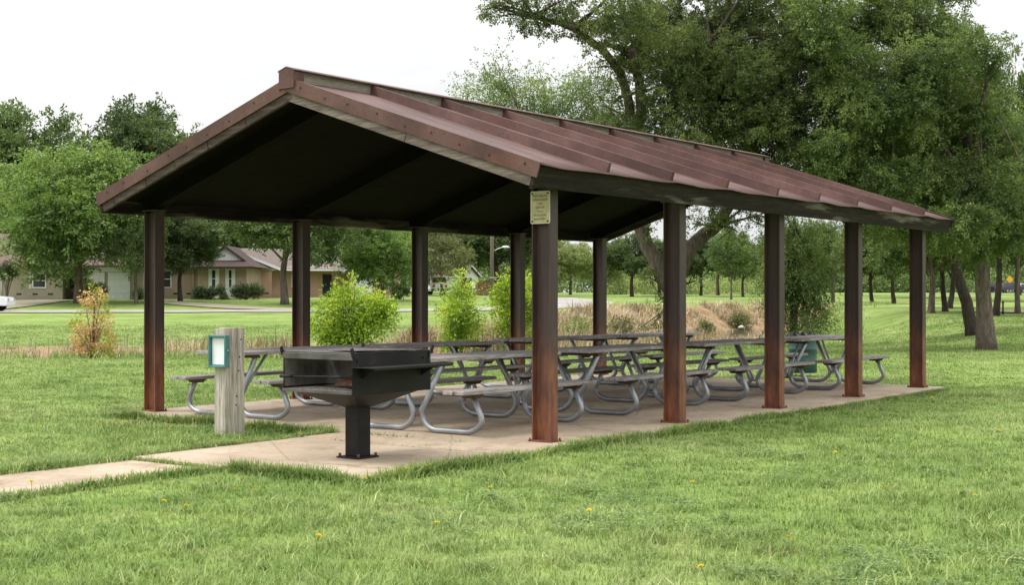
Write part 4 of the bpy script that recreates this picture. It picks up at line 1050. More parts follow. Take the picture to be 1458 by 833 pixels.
    for px, py, r in ((1250, 60, .8), (1300, 30, .9), (1350, 60, .9), (1285, 110, .85), (1340, 130, .95), (1390, 110, .75), (1240, 150, .75), (1300, 190, .9), (1360, 200, .95), (1405, 185, .7), (1225, 215, .65), (1270, 250, .75), (1330, 265, .85), (1390, 260, .85), (1425, 235, .6),
                      (1300, 310, .6), (1360, 315, .7), (1415, 305, .7), (1390, 350, .4), (1440, 280, .6), (1185, 60, .9), (1210, 90, .8), (1195, 150, .8), (1190, 215, .8), (1215, 255, .7), (1240, 290, .6), (1170, 20, .8), (1180, 255, .6), (1290, 150, .9), (1320, 85, .8), (1270, 200, .9), (1340, 230, .9), (1380, 150, .7), (1340, 345, .4), (1425, 345, .4), (1455, 330, .55), (1200, 120, .65), (1205, 180, .55), (1265, 10, .8), (1330, -20, .8), (1215, 30, .7), (1440, 330, .4), (1475, 290, .7), (1385, 60, .45), (1412, 90, .3), (1425, 75, .16), (1432, 55, .12), (1428, 130, .28)):
        C.append(W2(px, py, 35.7 + rng2.uniform(-2.0, 1.8))); Q.append(r)
    make_tree('elm_tree', 'tall elm at right with a pale straight bare trunk and dense drooping crown', loc, [(0, 0, -.1), W2(1402, 430), W2(1398, 370), W2(1412, 310), W2(1380, 200, 35.9), W2(1330, 90, 36), W2(1310, 20, 36)], .225, C, Q, 400000, .060, 'leaf_elm', 'bark', 31, frac0=.33, rl=.5, droop=.4, fill=3.0, per=36, sprig=.40, width=.6, tuft=2.6)

    # leaning dark trunk behind it
    d = 45.5; loc = tloc(1387, d); W3 = lambda px, py, dd=d: rel(px, py, dd, loc)
    C, Q = crown_points(4.0, 3.4, 3.4, 5.7, 34, 8, .22, .34, cx=-1.2)
    make_tree('leaning_tree', 'dark barked tree leaning left just behind the pale elm trunk', loc, [(0, 0, -.1), W3(1375, 430), W3(1362, 385), W3(1350, 330), W3(1335, 240)], .23, C, Q, 170000, .075, 'leaf_elm', 'barkdark', 33, frac0=.5, droop=.35, fill=3.0, per=30, sprig=.4, width=.6)

    # the drooping elm by the barrel
    d = 46; loc = tloc(1130, d); W4 = lambda px, py, dd=d: rel(px, py, dd, loc)
    C, Q = [], []
    for px, py, r in ((1112, 355, .62), (1140, 350, .65), (1165, 365, .5), (1098, 385, .42), (1125, 390, .62), (1150, 395, .58), (1172, 405, .30), (1090, 405, .30), (1118, 420, .42), (1150, 428, .48), (1165, 440, .30), (1098, 432, .20), (1112, 448, .28), (1140, 450, .36), (1160, 460, .20), (1095, 455, .12), (1128, 468, .20), (1152, 472, .16), (1100, 330, .5), (1150, 320, .5), (1088, 470, .10), (1120, 300, .4), (1178, 455, .14)):
        C.append(W4(px, py, 46 + rng.uniform(-.9, .5))); Q.append(r)
    make_tree('drooping_elm', 'small weeping elm with hanging leafy branches behind the green barrel', loc, [(0, 0, -.1), W4(1131, 440), W4(1133, 400), W4(1130, 350), W4(1132, 310)], .17, C, Q, 36000, .07, 'leaf_elm', 'barkdark', 36, frac0=.5, droop=.9, fill=2.2, per=18, sprig=.6, tuft=1.6)

    # thin young tree showing over the ridge
    d = 48; loc = tloc(776, d); W5 = lambda px, py, dd=d: rel(px, py, dd, loc)
    C, Q = [], []
    rg = random.Random(9)
    for px, py, r in ((672, 128, .35), (690, 110, .34), (715, 118, .42), (735, 140, .5), (700, 140, .5), (755, 128, .45), (775, 118, .26), (790, 150, .55), (760, 165, .6), (720, 165, .55), (820, 130, .45), (835, 112, .35), (850, 145, .55), (830, 170, .6), (800, 185, .6), (870, 180, .55), (710, 92, .14), (722, 80, .10), (705, 84, .12), (748, 105, .16), (812, 100, .14), (768, 100, .10), (860, 118, .34), (690, 190, .5), (740, 205, .8), (810, 220, .8), (870, 220, .6), (840, 250, .7), (770, 250, .8), (655, 150, .2)):
        C.append(W5(px, py, 48 + rg.uniform(-1.2, 1.2))); Q.append(r * 1.02)
    make_tree('young_tree', 'thin airy young tree whose sparse top shows above the roof ridge', loc, [(0, 0, -.1), W5(778, 380), W5(772, 300), W5(765, 220), W5(750, 150)], .17, C, Q, 48000, .085, 'leaf_mid', 'bark', 41, frac0=.45, droop=.1, fill=2.2, sprig=.55, per=16, tuft=2.2)
near_trees()

# crowns shared by the farther trees (each tree is its own object with its own trunk and crown)
PROTO = {}
def proto_tree(key, leaf, bark, N, size, seed, n=34, rx=1.0, rz=.8, cz=1.25, hb=.0, rmin=.2, rmax=.34, inner=.35, r0=.055, flat=-.75, lean=0.0, **kw):
    C, Q = crown_points(rx, rx, rz, cz, n, seed, rmin, rmax, inner, flat=flat)
    rng = random.Random(seed); b = MB()
    limb_tubes(b, [(0, 0, -.05), (lean * .3 + .02, 0, cz * .4), (lean * .7 - .02, .02, cz * .7), (lean, 0, cz + rz * .5)], r0, C, rng, .35, .4)
    bmesh.ops.recalc_face_normals(b.bm, faces=b.bm.faces); tm = bpy.data.meshes.new('trunk'); b.bm.to_mesh(tm); b.bm.free()
    tm.materials.append(M[bark])
    C2, Q2 = lumpy(C, Q, 5, seed, .55)
    lm = leaves_mesh('crown', C2, Q2, int(N * 2.2), size * .62, seed + 1, per=26, width=.62, fill=3.0, sprig=.26, droop=.12, tuft=2.4, **kw); lm.materials.append(M[leaf])
    PROTO[key] = (tm, lm)
proto_tree('round', 'leaf_mid', 'bark', 26000, .058, 51, 42)
proto_tree('dark', 'leaf_deep', 'barkdark', 30000, .055, 52, 46)
proto_tree('bright', 'leaf_bright', 'bark', 34000, .058, 53, 52, rz=1.0, cz=1.22, flat=-1)
proto_tree('olive', 'leaf_olive', 'bark', 16000, .055, 54, 34, rz=1.0, cz=1.2)
proto_tree('pale', 'leaf_pale', 'bark', 24000, .055, 55, 42, rz=1.0, cz=1.15)
proto_tree('tallmid', 'leaf_mid', 'bark', 26000, .055, 56, 40, rz=1.15, cz=1.7, r0=.045)
proto_tree('elmfar', 'leaf_elm', 'barkdark', 26000, .055, 57, 40, rz=.85, cz=1.25, r0=.05, lean=.1)
def far_tree(key, label, px, d, half_px, top_py, group=None, rz=None, name='tree', base_py=None, zs=None, dz=-.1):
    x = X(px, d); g = gz(x, d) + dz
    tm, lm = PROTO[key]
    w = half_px / F * d / .92
    zt = max(v for v in (Zp(top_py, d) - g,))
    zmax = max(lm.vertices[i].co.z for i in range(0, len(lm.vertices), 37))
    o = empty(name, (x, d, g), rz if rz is not None else (px * 1.7) % 6.28, label, 'tree', group)
    o.scale = (w, w, zt / zmax)
    link('trunk', tm, None, o); link('crown', lm, None, o)
    return o
FAR = [
    # left: gardens and behind the houses
    ('round', 'mid green leafy tree at the far left edge behind the bright garden tree', 30, 138, 105, 138, 'tree'),
    ('dark', 'tall dark green tree with the highest crown behind the left houses', 203, 135, 108, 130, 'oak_tree'),
    ('round', 'green tree filling the gap at far left above the pink roofed house', -30, 128, 75, 200, 'tree'),
    ('bright', 'bright yellow green garden tree with pale trunk before the beige house', 112, 99, 112, 200, 'garden_tree'),
    ('round', 'smaller bright garden tree leaning over the white garage doors', 194, 97.5, 46, 288, 'garden_tree'),
    ('dark', 'dark trunked shade tree standing in front of the tan brick house', 257, 102, 62, 296, 'shade_tree'),
    ('dark', 'dense dark tree behind the tan brick house roof', 330, 150, 85, 268, 'tree'),
    ('round', 'tall shade tree with a thick grey trunk beside the salmon brick house', 405, 97, 100, 240, 'shade_tree'),
    ('bright', 'round bright green tree hiding the right end of the salmon brick house', 543, 103, 62, 308, 'garden_tree'),
    ('dark', 'dark tree behind the ridge of the grey roofed house', 470, 145, 75, 270, 'tree'),
    ('round', 'mid green tree behind the round bright tree', 575, 150, 70, 275, 'tree'),
    ('olive', 'sparse olive green tree over the white garage gable', 628, 128, 42, 318, 'tree'),
    ('dark', 'big dark spreading tree behind the wooden fence and utility pole', 706, 145, 82, 285, 'oak_tree'),
    ('round', 'mid green tree left of the big fence tree', 660, 165, 60, 290, 'tree'),
    ('pale', 'pale yellow green roadside tree at the bend of the road', 812, 165, 40, 338, 'roadside_tree'),
    ('pale', 'pale green roadside tree beside the far back post of the shelter', 850, 175, 36, 352, 'roadside_tree'),
    ('round', 'mid green tree rising above the pale roadside trees', 775, 190, 45, 330, 'tree'),
    ('dark', 'dark rounded tree right of the far back post', 900, 142, 50, 328, 'tree'),
    ('elmfar', 'dark leafy tree just left of the forked oak trunk', 940, 150, 42, 340, 'tree'),
    # park beyond the creek
    ('dark', 'dark park tree with short thick trunk on the far creek lawn', 998, 150, 38, 335, 'park_tree'),
    ('round', 'park tree with crown touching the oak limb beyond the creek', 1022, 158, 44, 326, 'park_tree'),
    ('tallmid', 'slim park tree with pale bare trunk next to the sandy patch', 1041, 124, 34, 322, 'park_tree'),
    ('dark', 'dark park tree close behind the slim pale trunked one', 1058, 140, 36, 338, 'park_tree'),
    ('elmfar', 'leafy park tree filling the gap beside the weeping elm', 1092, 150, 42, 335, 'park_tree'),
    ('round', 'rounded light green park tree right of the weeping elm', 1186, 112, 48, 312, 'park_tree'),
    ('tallmid', 'pale distant tree top above the weeping elm', 1130, 185, 30, 318, 'tree'),
    ('elmfar', 'park tree with slim grey trunk between the last two front posts', 1243, 95, 60, 300, 'park_tree'),
    ('elmfar', 'park tree with short black trunk left of the last front post', 1273, 93, 62, 318, 'park_tree'),
    ('round', 'park tree with grey trunk just right of the last front post', 1326, 67, 85, 255, 'park_tree'),
    ('elmfar', 'slanting dark park tree behind the leaning trunk', 1346, 70, 80, 250, 'park_tree'),
    ('elmfar', 'dark park tree with ivy around its foot behind the leaning trunk', 1352, 78, 80, 290, 'park_tree'),
    ('elmfar', 'dark trunked tree directly behind the pale elm trunk', 1418, 62, 95, 200, 'park_tree'),
    ('tallmid', 'tree at the right edge with a straight slender trunk', 1449, 66, 80, 150, 'park_tree'),
    ('elmfar', 'tree at the far right corner whose branch enters above the lawn', 1505, 52, 85, 35, 'park_tree'),
    ('round', 'broad green tree behind the grove at right', 1400, 120, 90, 250, 'tree'),
    ('dark', 'broad dark tree closing the view behind the last front post', 1300, 135, 80, 300, 'tree'),
    ('dark', 'dark tree behind the grove above the parked vehicles', 1450, 160, 70, 290, 'tree'),
    ('round', 'mid green tree in the back row right of the light park tree', 1225, 150, 55, 318, 'tree'),
    ('dark', 'dark tree in the back row between weeping elm and light park tree', 1165, 165, 45, 338, 'tree'),
]
for key, lab, px, d, hw, top, nm in FAR:
    far_tree(key, lab, px, d, hw, top, name=nm)
def far_wood():
    """the wooded skyline beyond everything: too far and dense to tell trunks apart"""
    rng = np.random.default_rng(77); C, Q = [], []
    for k in range(640):
        px = rng.uniform(-150, 1650); d = rng.uniform(255, 300); x = X(px, d); g = gz(x, d)
        r = rng.uniform(1.8, 3.2); h = rng.uniform(.5, 1.0) * np.interp(px, [0, 700, 900, 1200, 1500], [13, 11, 9, 9, 10])
        C.append((x, d, g + h * rng.random() ** .9)); Q.append(r)
    for k in range(330):
        px = rng.uniform(-150, 1650); d = rng.uniform(250, 262); x = X(px, d); C.append((x, d, gz(x, d) + rng.uniform(0, 2.6))); Q.append(rng.uniform(1.4, 2.4))
    me = leaves_mesh('far_wood', C, Q, 280000, .62, 78, squash=.9, droop=.1, fill=2.6, per=14, sprig=.15)
    tag(link('far_wood', me, M['leaf_mid']), kind='stuff')
    # low pale undergrowth at the feet of the far park trees
    C, Q = [], []
    for k in range(150):
        px = rng.uniform(860, 1120); d = rng.uniform(172, 190); x = X(px, d); g = gz(x, d); C.append((x, d, g + rng.uniform(.2, 1.6))); Q.append(rng.uniform(.5, 1.1))
    tag(link('undergrowth', leaves_mesh('undergrowth', C, Q, 22000, .26, 79, fill=2.2, per=6, sprig=.15), M['leaf_pale']), kind='stuff')
far_wood()

def shrub(name, label, px, d, pts, N, size, leaf, seed, stems=True, cat='shrub', group=None, droop=.0, fill=2.4, sprig=.18, **kw):
    loc = tloc(px, d, -.02)
    o = empty(name, loc, 0, label, cat, group); C, Q = [], []
    rng = random.Random(seed)
    for p, y, r in pts: C.append(rel(p, y, d + rng.uniform(-.25, .25), loc)); Q.append(r)
    b = MB()
    for c in C: b.tube([(rng.uniform(-.05, .05), rng.uniform(-.05, .05), -.05), (c[0] * .35, c[1] * .4, c[2] * .5), c], [.016, .011, .005], 5, False)
    b.build('stems', M['bark'], o)
    link('foliage', leaves_mesh('foliage', C, Q, N, size, seed, squash=.9, droop=droop, fill=fill, sprig=sprig, **kw), M[leaf], o)
    return o
shrub('orange_sapling', 'orange and yellow leaved sapling standing alone by the dry ditch', 132, 33.0, [(136, 410, .05), (120, 424, .09), (134, 428, .10), (144, 424, .09), (122, 436, .10), (140, 440, .09), (148, 448, .08), (108, 455, .10), (132, 452, .11), (150, 458, .11), (118, 466, .14), (140, 470, .15), (110, 480, .12), (128, 486, .17), (150, 482, .15), (158, 492, .10), (116, 496, .13), (140, 498, .16), (122, 503, .12), (155, 502, .1), (106, 468, .08), (137, 418, .06)], 2900, .07, 'leaf_orange', 61, sprig=.12, cat='sapling', per=6)
pts = []
rg = random.Random(62)
for k in range(46):
    a = rg.uniform(0, 6.28); r = rg.random() ** .5; pts.append((500 + 50 * r * math.cos(a), 452 + 44 * r * math.sin(a) + (6 if r > .8 else 0), rg.uniform(.14, .26)))
for k in range(16):
    a = rg.uniform(-.4, 3.6); pts.append((500 + rg.uniform(46, 62) * math.cos(a), 455 - rg.uniform(44, 60) * math.sin(a) * .95, rg.uniform(.05, .11)))
shrub('lime_shrub', 'big rounded lime green shrub behind the grill near second back post', 500, 33.2, pts, 11500, .08, 'leaf_lime', 62, sprig=.16)
shrub('lime_sapling', 'loose upright lime green sapling in the reeds with a narrow top', 655, 36.0, [(658, 396, .10), (655, 410, .14), (664, 412, .12), (640, 418, .13), (672, 408, .08), (654, 428, .2), (636, 434, .14), (668, 432, .15), (650, 446, .24), (668, 450, .2), (634, 452, .16), (660, 464, .26), (644, 470, .22), (676, 466, .14), (652, 480, .24), (668, 482, .18), (645, 490, .2)], 5200, .085, 'leaf_lime', 63, sprig=.2, cat='sapling')
shrub('lime_shrub', 'tall lime green shrub half hidden by the fourth back post', 733, 36.5, [(722, 402, .14), (712, 415, .15), (728, 418, .22), (745, 405, .2), (757, 412, .2), (715, 436, .22), (735, 440, .3), (755, 440, .26), (712, 455, .18), (730, 462, .28), (752, 465, .26), (720, 478, .2), (742, 484, .26), (708, 425, .12), (760, 430, .2), (726, 394, .08)], 8200, .085, 'leaf_lime', 64, sprig=.18)
shrub('bank_shrub', 'small dark green bush at the water edge left of the pale rock', 1006, 84, [(1003, 468, .45), (1008, 472, .4), (1000, 474, .35)], 1500, .13, 'leaf_olive', 65, group='low bushes along the creek', sprig=.15)
shrub('bank_shrub', 'grey green bush overhanging the creek water above the pale rock', 1052, 100, [(1048, 459, .6), (1056, 457, .6), (1062, 461, .5), (1045, 463, .4)], 1800, .15, 'leaf_olive', 66, group='low bushes along the creek', sprig=.15)
shrub('bank_shrub', 'green tuft of bush in the reeds right of the fifth back post', 885, 48, [(884, 462, .25), (890, 470, .3), (880, 474, .25)], 900, .1, 'leaf_olive', 67, group='low bushes along the creek', sprig=.15)
shrub('bank_shrub', 'yellowish low bush in the dry reeds between front corner post and back post', 822, 43, [(815, 470, .3), (828, 466, .32), (822, 476, .35)], 900, .09, 'leaf_pale', 68, group='low bushes along the creek', sprig=.15)

def rock(px, py, d, r, label):
    x = X(px, d); b = MB(); bmesh.ops.create_icosphere(b.bm, subdivisions=3, radius=1)
    rg = random.Random(int(px)); off = [(Vector((rg.uniform(-1, 1), rg.uniform(-1, 1), rg.uniform(-1, 1))).normalized(), rg.uniform(.55, .9)) for _ in range(9)]
    for v in b.bm.verts:
        for n, q in off:
            k = v.co.dot(n) - q
            if k > 0: v.co -= n * k
        v.co = Vector((v.co.x * r * 1.3, v.co.y * r, v.co.z * r * .7))
    o = b.build('rock', M['rock'], None); o.location = (x, d, Zp(py, d)); tag(o, label, 'rock')
rock(1056, 466, 92, .2, 'pale rock at the creek edge below the grey green bush')

# ------------------------------------------------------------------ dandelions
def make_flowers():
    spots = [(3, 650), (46, 680), (227, 708), (264, 716), (334, 693), (369, 693), (128, 831), (515, 677), (578, 664), (1234, 608), (990, 682), (1327, 563), (450, 757), (60, 593), (1008, 800), (1190, 640), (180, 598), (1380, 700), (1120, 760), (700, 690), (840, 720), (1418, 610), (620, 740), (1260, 690)]
    proto = None
    for i, (px, py) in enumerate(spots):
        d = 1.35 * F / (py - HY)
        for _ in range(6): d = (HC - (gz(X(px, d), d) + .12)) * F / (py - HY)
        x = X(px, d); g = gz(x, d)
        if proto is None:
            o = empty('dandelion', (0, 0, 0)); rg = random.Random(1)
            MB().tube([(0, 0, 0), (.006, .003, .07), (.002, 0, .128)], .003, 5).build('stem', M['stem'], o)
            b = MB()
            for ring, (n, r, zz) in enumerate(((14, .023, .004), (12, .018, .009), (8, .011, .012))):
                for k in range(n):
                    a = 2 * math.pi * k / n + ring * .2; w = .004; c, s = math.cos(a), math.sin(a)
                    b.face([(-s * w, c * w, .128), (c * r - s * w, s * r + c * w, .128 + zz), (c * (r + .003), s * (r + .003), .128 + zz - .002), (c * r + s * w, s * r - c * w, .128 + zz), (s * w, -c * w, .128)])
            b.lathe([(.003, .122), (.006, .126), (.006, .132), (.003, .137)], n=10)
            b.build('flower_head', M['petal'], o); proto = o
        else: o = copy_tree(proto)
        o.scale = (.72, .72, .86); o.location = (x, d, g - .01); o.rotation_euler = (0.15 * math.sin(i), -.2 + .1 * math.cos(i * 2), i * 1.3)
        tag(o, 'small yellow dandelion flower on a thin stem in the lawn grass', 'flower', 'yellow dandelions in the lawn')
make_flowers()

# ------------------------------------------------------------------ houses, fence, pole, vehicles
def win(parent, x0, x1, z0, z1, y, frame_mat='white', t=.08, name='window', glass='glass', bars=1):
    """window in a wall facing -y of its house; frame proud of the wall, pane set back"""
    f = MB(); f.box((x0, y - .05, z0), (x0 + t, y - .002, z1)); f.box((x1 - t, y - .05, z0), (x1, y - .002, z1))
    f.box((x0 + t + .001, y - .05, z0), (x1 - t - .001, y - .002, z0 + t)); f.box((x0 + t + .001, y - .05, z1 - t), (x1 - t - .001, y - .002, z1))
    for k in range(bars):
        zz = z0 + (z1 - z0) * (k + 1) / (bars + 1); f.box((x0 + t + .001, y - .04, zz - .025), (x1 - t - .001, y - .004, zz + .025))
    w = f.build(name, M[frame_mat], parent)
    MB().box((x0 + t + .002, y - .018, z0 + t + .002), (x1 - t - .002, y - .003, z1 - t - .002)).build('pane', M[glass], w)
    return w
def gable_roof(parent, x0, x1, y0, y1, ze, zr, mat, axis='x', ov=.45, th=.14, name='roof', trim=None):
    b = MB()
    if axis == 'x':
        ym = (y0 + y1) / 2; k = (zr - ze) / (ym - y0); yl, yh = y0 - ov, y1 + ov; zl = ze - ov * k
        prof = [(yl, zl), (ym, zr), (yh, zl), (yh, zl + th), (ym, zr + th), (yl, zl + th)]
        b.hull([(x1 + ov, p[0], p[1]) for p in prof], [(x0 - ov, p[0], p[1]) for p in prof])
    else:
        xm = (x0 + x1) / 2; k = (zr - ze) / (xm - x0); xl, xh = x0 - ov, x1 + ov; zl = ze - ov * k
        prof = [(xl, zl), (xm, zr), (xh, zl), (xh, zl + th), (xm, zr + th), (xl, zl + th)]
        b.hull([(p[0], y0 - ov, p[1]) for p in prof], [(p[0], y1 + ov * 0, p[1]) for p in prof])
    r = b.build(name, mat, parent)
    if trim is not None:
        t = MB()
        if axis == 'x':
            for xx in (x0 - ov - .03, x1 + ov + .002):
                t.hull([(xx, yl, zl - .06), (xx, ym, zr - .06), (xx, ym, zr + th + .01), (xx, yl, zl + th + .01)], [(xx + .028, yl, zl - .06), (xx + .028, ym, zr - .06), (xx + .028, ym, zr + th + .01), (xx + .028, yl, zl + th + .01)])
                t.hull([(xx, ym + .001, zr - .06), (xx, yh, zl - .06), (xx, yh, zl + th + .01), (xx, ym + .001, zr + th + .01)], [(xx + .028, ym + .001, zr - .06), (xx + .028, yh, zl - .06), (xx + .028, yh, zl + th + .01), (xx + .028, ym + .001, zr + th + .01)])
            t.box((x0 - ov, yl - .03, zl - .06), (x1 + ov, yl - .002, zl + th))
        else:
            yy = y0 - ov - .03
            t.hull([(xl, yy, zl - .06), (xm, yy, zr - .06), (xm, yy, zr + th + .01), (xl, yy, zl + th + .01)], [(xl, yy + .028, zl - .06), (xm, yy + .028, zr - .06), (xm, yy + .028, zr + th + .01), (xl, yy + .028, zl + th + .01)])
            t.hull([(xm + .001, yy, zr - .06), (xh, yy, zl - .06), (xh, yy, zl + th + .01), (xm + .001, yy, zr + th + .01)], [(xm + .001, yy + .028, zr - .06), (xh, yy + .028, zl - .06), (xh, yy + .028, zl + th + .01), (xm + .001, yy + .028, zr + th + .01)])
        t.build('roof_trim', trim, parent)
    return r
def vents(parent, xs, y, z=.42):
    for x in xs: MB().box((x - .2, y - .012, z), (x + .2, y - .002, z + .13)).build('foundation_vent', M['blackpaint'], parent)
def house_beige():
    d = 107; x = X(60, d); g = gz(x, d) - .05
    q = empty('beige_brick_house', (x, d, g), 0, 'beige brick house with pinkish brown roof and white garage doors at far left', 'house')
    s = d / F   # metres per photo pixel here
    f = lambda p: (p - 60) * s
    MB().box((f(-90), 0, -.4), (f(89), 9, 2.75)).build('wall', M['brick_beige'], q)             # front wing
    MB().box((f(88.9), 1.9, -.4), (f(204), 9, 2.75)).build('wall', M['brick_beige'], q)         # set back wing with porch and garage
    gable_roof(q, f(-90), f(25), 0.0, 9, 2.85, 5.3, M['shingle_pink'], 'x', .6)
    gable_roof(q, f(27), f(204), 0.1, 9, 2.85, 4.9, M['shingle_pink'], 'x', .5)
    MB().box((f(88), .15, 2.62), (f(125), 1.88, 2.84)).build('porch_beam', M['white'], q)
    MB().box((f(125.2), .06, -.4), (f(204.2), 1.895, 2.74)).build('wall', M['brick_beige'], q)
    MB().box((f(-88), -.09, 2.55), (f(24), -.01, 2.85)).build('frieze', M['white'], q)
    win(q, f(46), f(66), .95, 2.15, 0, 'white', .09, bars=1)
    MB().box((f(41.5), -.05, .9), (f(45), -.003, 2.3)).build('shutter', M['cream'], q)
    win(q, f(-40), f(-12), .95, 2.15, 0)
    win(q, f(89), f(112), .95, 2.45, 1.9, 'doorpaint', .07, bars=0)
    MB().box((f(113), 1.84, 0), (f(126), 1.897, 2.5)).build('porch_panel', M['white'], q)
    rl = MB()
    for k in range(12): xx = f(89) + (f(104) - f(89)) * k / 11; rl.tube([(xx, .6, 0), (xx, .6, .9 - .035 * k)], .012, 5)
    rl.tube([(f(89), .6, .92), (f(104), .6, .52)], .02, 5); rl.build('railing', M['blackpaint'], q)
    for a, c, n in ((127, 149, 3), (153.5, 185, 5)):
        dr = MB()
        for k in range(4): dr.box((f(a), .0, -.02 + k * .56), (f(c), .056, .53 + k * .56), bev=.012)
        dr.build('garage_door', M['white'], q)
    MB().box((f(126), -.02, 2.24), (f(187), .058, 2.6)).build('door_header', M['white'], q)
    vents(q, (f(27), f(50), f(72)), 0)
    MB().tube([(f(2), -.05, 0), (f(2), -.05, 2.5)], .05, 6).build('downpipe', M['white'], q)
def house_tan():
    d = 110; x = X(300, d); g = gz(x, d) - .05; s = d / F; f = lambda p: (p - 300) * s
    q = empty('tan_brick_house', (x, d, g), 0, 'tan brick house with dark brown roof and two tall white window panels', 'house')
    MB().box((f(196), 1.2, -.4), (f(282), 9, 2.6)).build('wall', M['brick_tan'], q)
    MB().box((f(281.5), 0, -.4), (f(351), 9.2, 2.6)).build('wall', M['brick_tan'], q)
    # hipped skirt roof under a small gable
    e = .75; zt = 2.62
    MB().hull([(f(288), 1.4, 3.25), (f(344), 1.4, 3.25), (f(344), 8, 3.25), (f(288), 8, 3.25)], [(f(272), -e, zt), (f(366), -e, zt), (f(366), 9.6, zt), (f(272), 9.6, zt)]).build('skirt_roof', M['shingle_brown'], q)
    MB().prism([(f(291), 3.2), (f(342), 3.2), (f(316), 4.25)], 1, 1.25, 8).build('gable_wall', M['white'], q)
    gable_roof(q, f(291), f(342), 1.2, 8, 3.25, 4.32, M['shingle_brown'], 'y', .28, .12, trim=M['shingle_brown'])
    gable_roof(q, f(196), f(290), 1.2, 9, 2.7, 4.1, M['shingle_brown'], 'x', .5)
    MB().box((f(278), -e - .03, 2.5), (f(364), -e + .03, 2.66)).build('fascia', M['shingle_brown'], q)
    for a, c in ((297, 312), (321, 335)):
        MB().box((f(a), -.045, .1), (f(c), -.003, 2.5)).build('window_panel', M['white'], q)
        w = win(q, f(a + 4.2), f(c - 4.2), .95, 2.42, -.046, 'white', .05, bars=1)
    win(q, f(226), f(239), .95, 2.4, 1.2, 'white', .08)
    MB().tube([(f(270.5), 1.1, 0), (f(270.5), 1.1, 2.3), (f(268), .9, 2.5)], .05, 6).build('downpipe', M['white'], q)
    vents(q, (f(245), f(264)), 1.2)
def house_salmon():
    d = 117; x = X(396, d); g = gz(x, d) - .1
    q = empty('salmon_brick_house', (x, d, g), R(14), 'salmon brick house with white gable end and grey brown roof', 'house')
    s = d / F
    L = 6.9
    MB().box((-3.0, 1.0, -.4), (L, 9, 2.5)).build('wall', M['brick_salmon'], q)
    MB().prism([(-3.9, 2.52), (0.1, 2.52), (-3.9, 4.3)], 1, .55, .98).build('gable_wall', M['cream'], q) if False else None
    # end gable turned toward the lawn
    MB().box((-4.0, -.2, -.4), (-.55, .99, 2.42)).build('wall', M['brick_salmon'], q)
    MB().prism([(-5.6, 2.44), (-.1, 2.44), (-4.0, 4.15), (-5.6, 4.15)], 1, -.15, .9).build('gable_wall', M['cream'], q)
    tr = MB(); tr.hull([(-4.2, -.42, 4.17), (.25, -.42, 2.38), (.25, -.42, 2.62), (-4.2, -.42, 4.42)], [(-4.2, -.30, 4.17), (.25, -.30, 2.38), (.25, -.30, 2.62), (-4.2, -.30, 4.42)])
    tr.box((-5.8, -.42, 4.19), (-4.201, -.30, 4.42)); tr.build('roof_trim', M['white'], q)
    # long roof slope seen from the lawn
    MB().hull([(-4.1, -.29, 4.42), (.3, -.29, 2.60), (L + .4, -.1, 2.62), (L + .4, 4.5, 4.35), (-4.1, 4.5, 4.5)], [(-4.1, -.29, 4.28), (.3, -.29, 2.47), (L + .4, -.1, 2.50), (L + .4, 4.5, 4.22), (-4.1, 4.5, 4.36)]).build('roof', M['shingle_grey'], q)
    MB().box((.3, -.33, 2.42), (L + .4, -.20, 2.55)).build('gutter', M['white'], q)
    win(q, 1.2, 2.3, 1.0, 2.1, 1.0); win(q, 3.9, 4.7, .05, 2.15, 1.0, 'doorpaint', .06, bars=0)
    MB().tube([(-1.9, 3, 4.2), (-1.9, 3, 4.85)], .09, 8).build('roof_vent', M['white'], q); MB().tube([(3.1, 3.4, 4.1), (3.1, 3.4, 4.7)], .07, 8).build('roof_vent', M['white'], q)
    vents(q, (-1.0,), -.2)
    # front wing with vented white gable
    MB().box((L - .9, -1.6, -.4), (L + 3.4, 6, 2.45)).build('wall', M['brick_salmon'], q)
    MB().prism([(L - 1.0, 2.47), (L + 1.6, 2.47), (L + .3, 3.9)], 1, -1.62, -.9).build('gable_wall', M['white'], q)
    gable_roof(q, L - 1.2, L + 1.8, -1.5, 6, 2.55, 4.05, M['shingle_grey'], 'y', .3, .12, trim=M['white'])
    MB().box((L + .18, -1.66, 3.1), (L + .42, -1.625, 3.4)).build('gable_vent', M['blackpaint'], q)
    MB().box((L - .5, -1.68, .0), (L + 1.0, -1.61, 2.2)).build('garage_door', M['white'], q)
    win(q, L + 2.0, L + 3.0, 1.0, 2.1, -1.6)
def house_garage():
    d = 172; x = X(636, d); g = gz(x, d) - .05
    q = empty('white_garage_house', (x, d, g), R(-28), 'white sided garage with a small front gable and brown roof beside the van', 'house')
    MB().box((-2.6, 0, -.3), (2.0, 4.6, 2.1)).build('wall', M['white'], q)
    MB().prism([(.05, 2.1), (4.55, 2.1), (2.3, 3.25)], 0, -2.58, 1.98).build('gable_wall', M['white'], q)
    gable_roof(q, -2.6, 2.0, 0, 4.6, 2.15, 3.4, M['shingle_pink'], 'x', .35, .12, trim=M['white'])
    dr = MB()
    for k in range(4): dr.box((-2.2, -.05, .02 + k * .5), (.4, -.004, .5 + k * .5), bev=.012)
    dr.build('garage_door', M['white'], q)
    MB().box((.9, -.05, 0), (1.7, -.004, 2.0)).build('door', M['alu'], q)
    MB().box((2.003, 1.2, .2), (2.04, 2.8, 1.9)).build('window', M['glass'], q)
house_beige(); house_tan(); house_salmon(); house_garage()

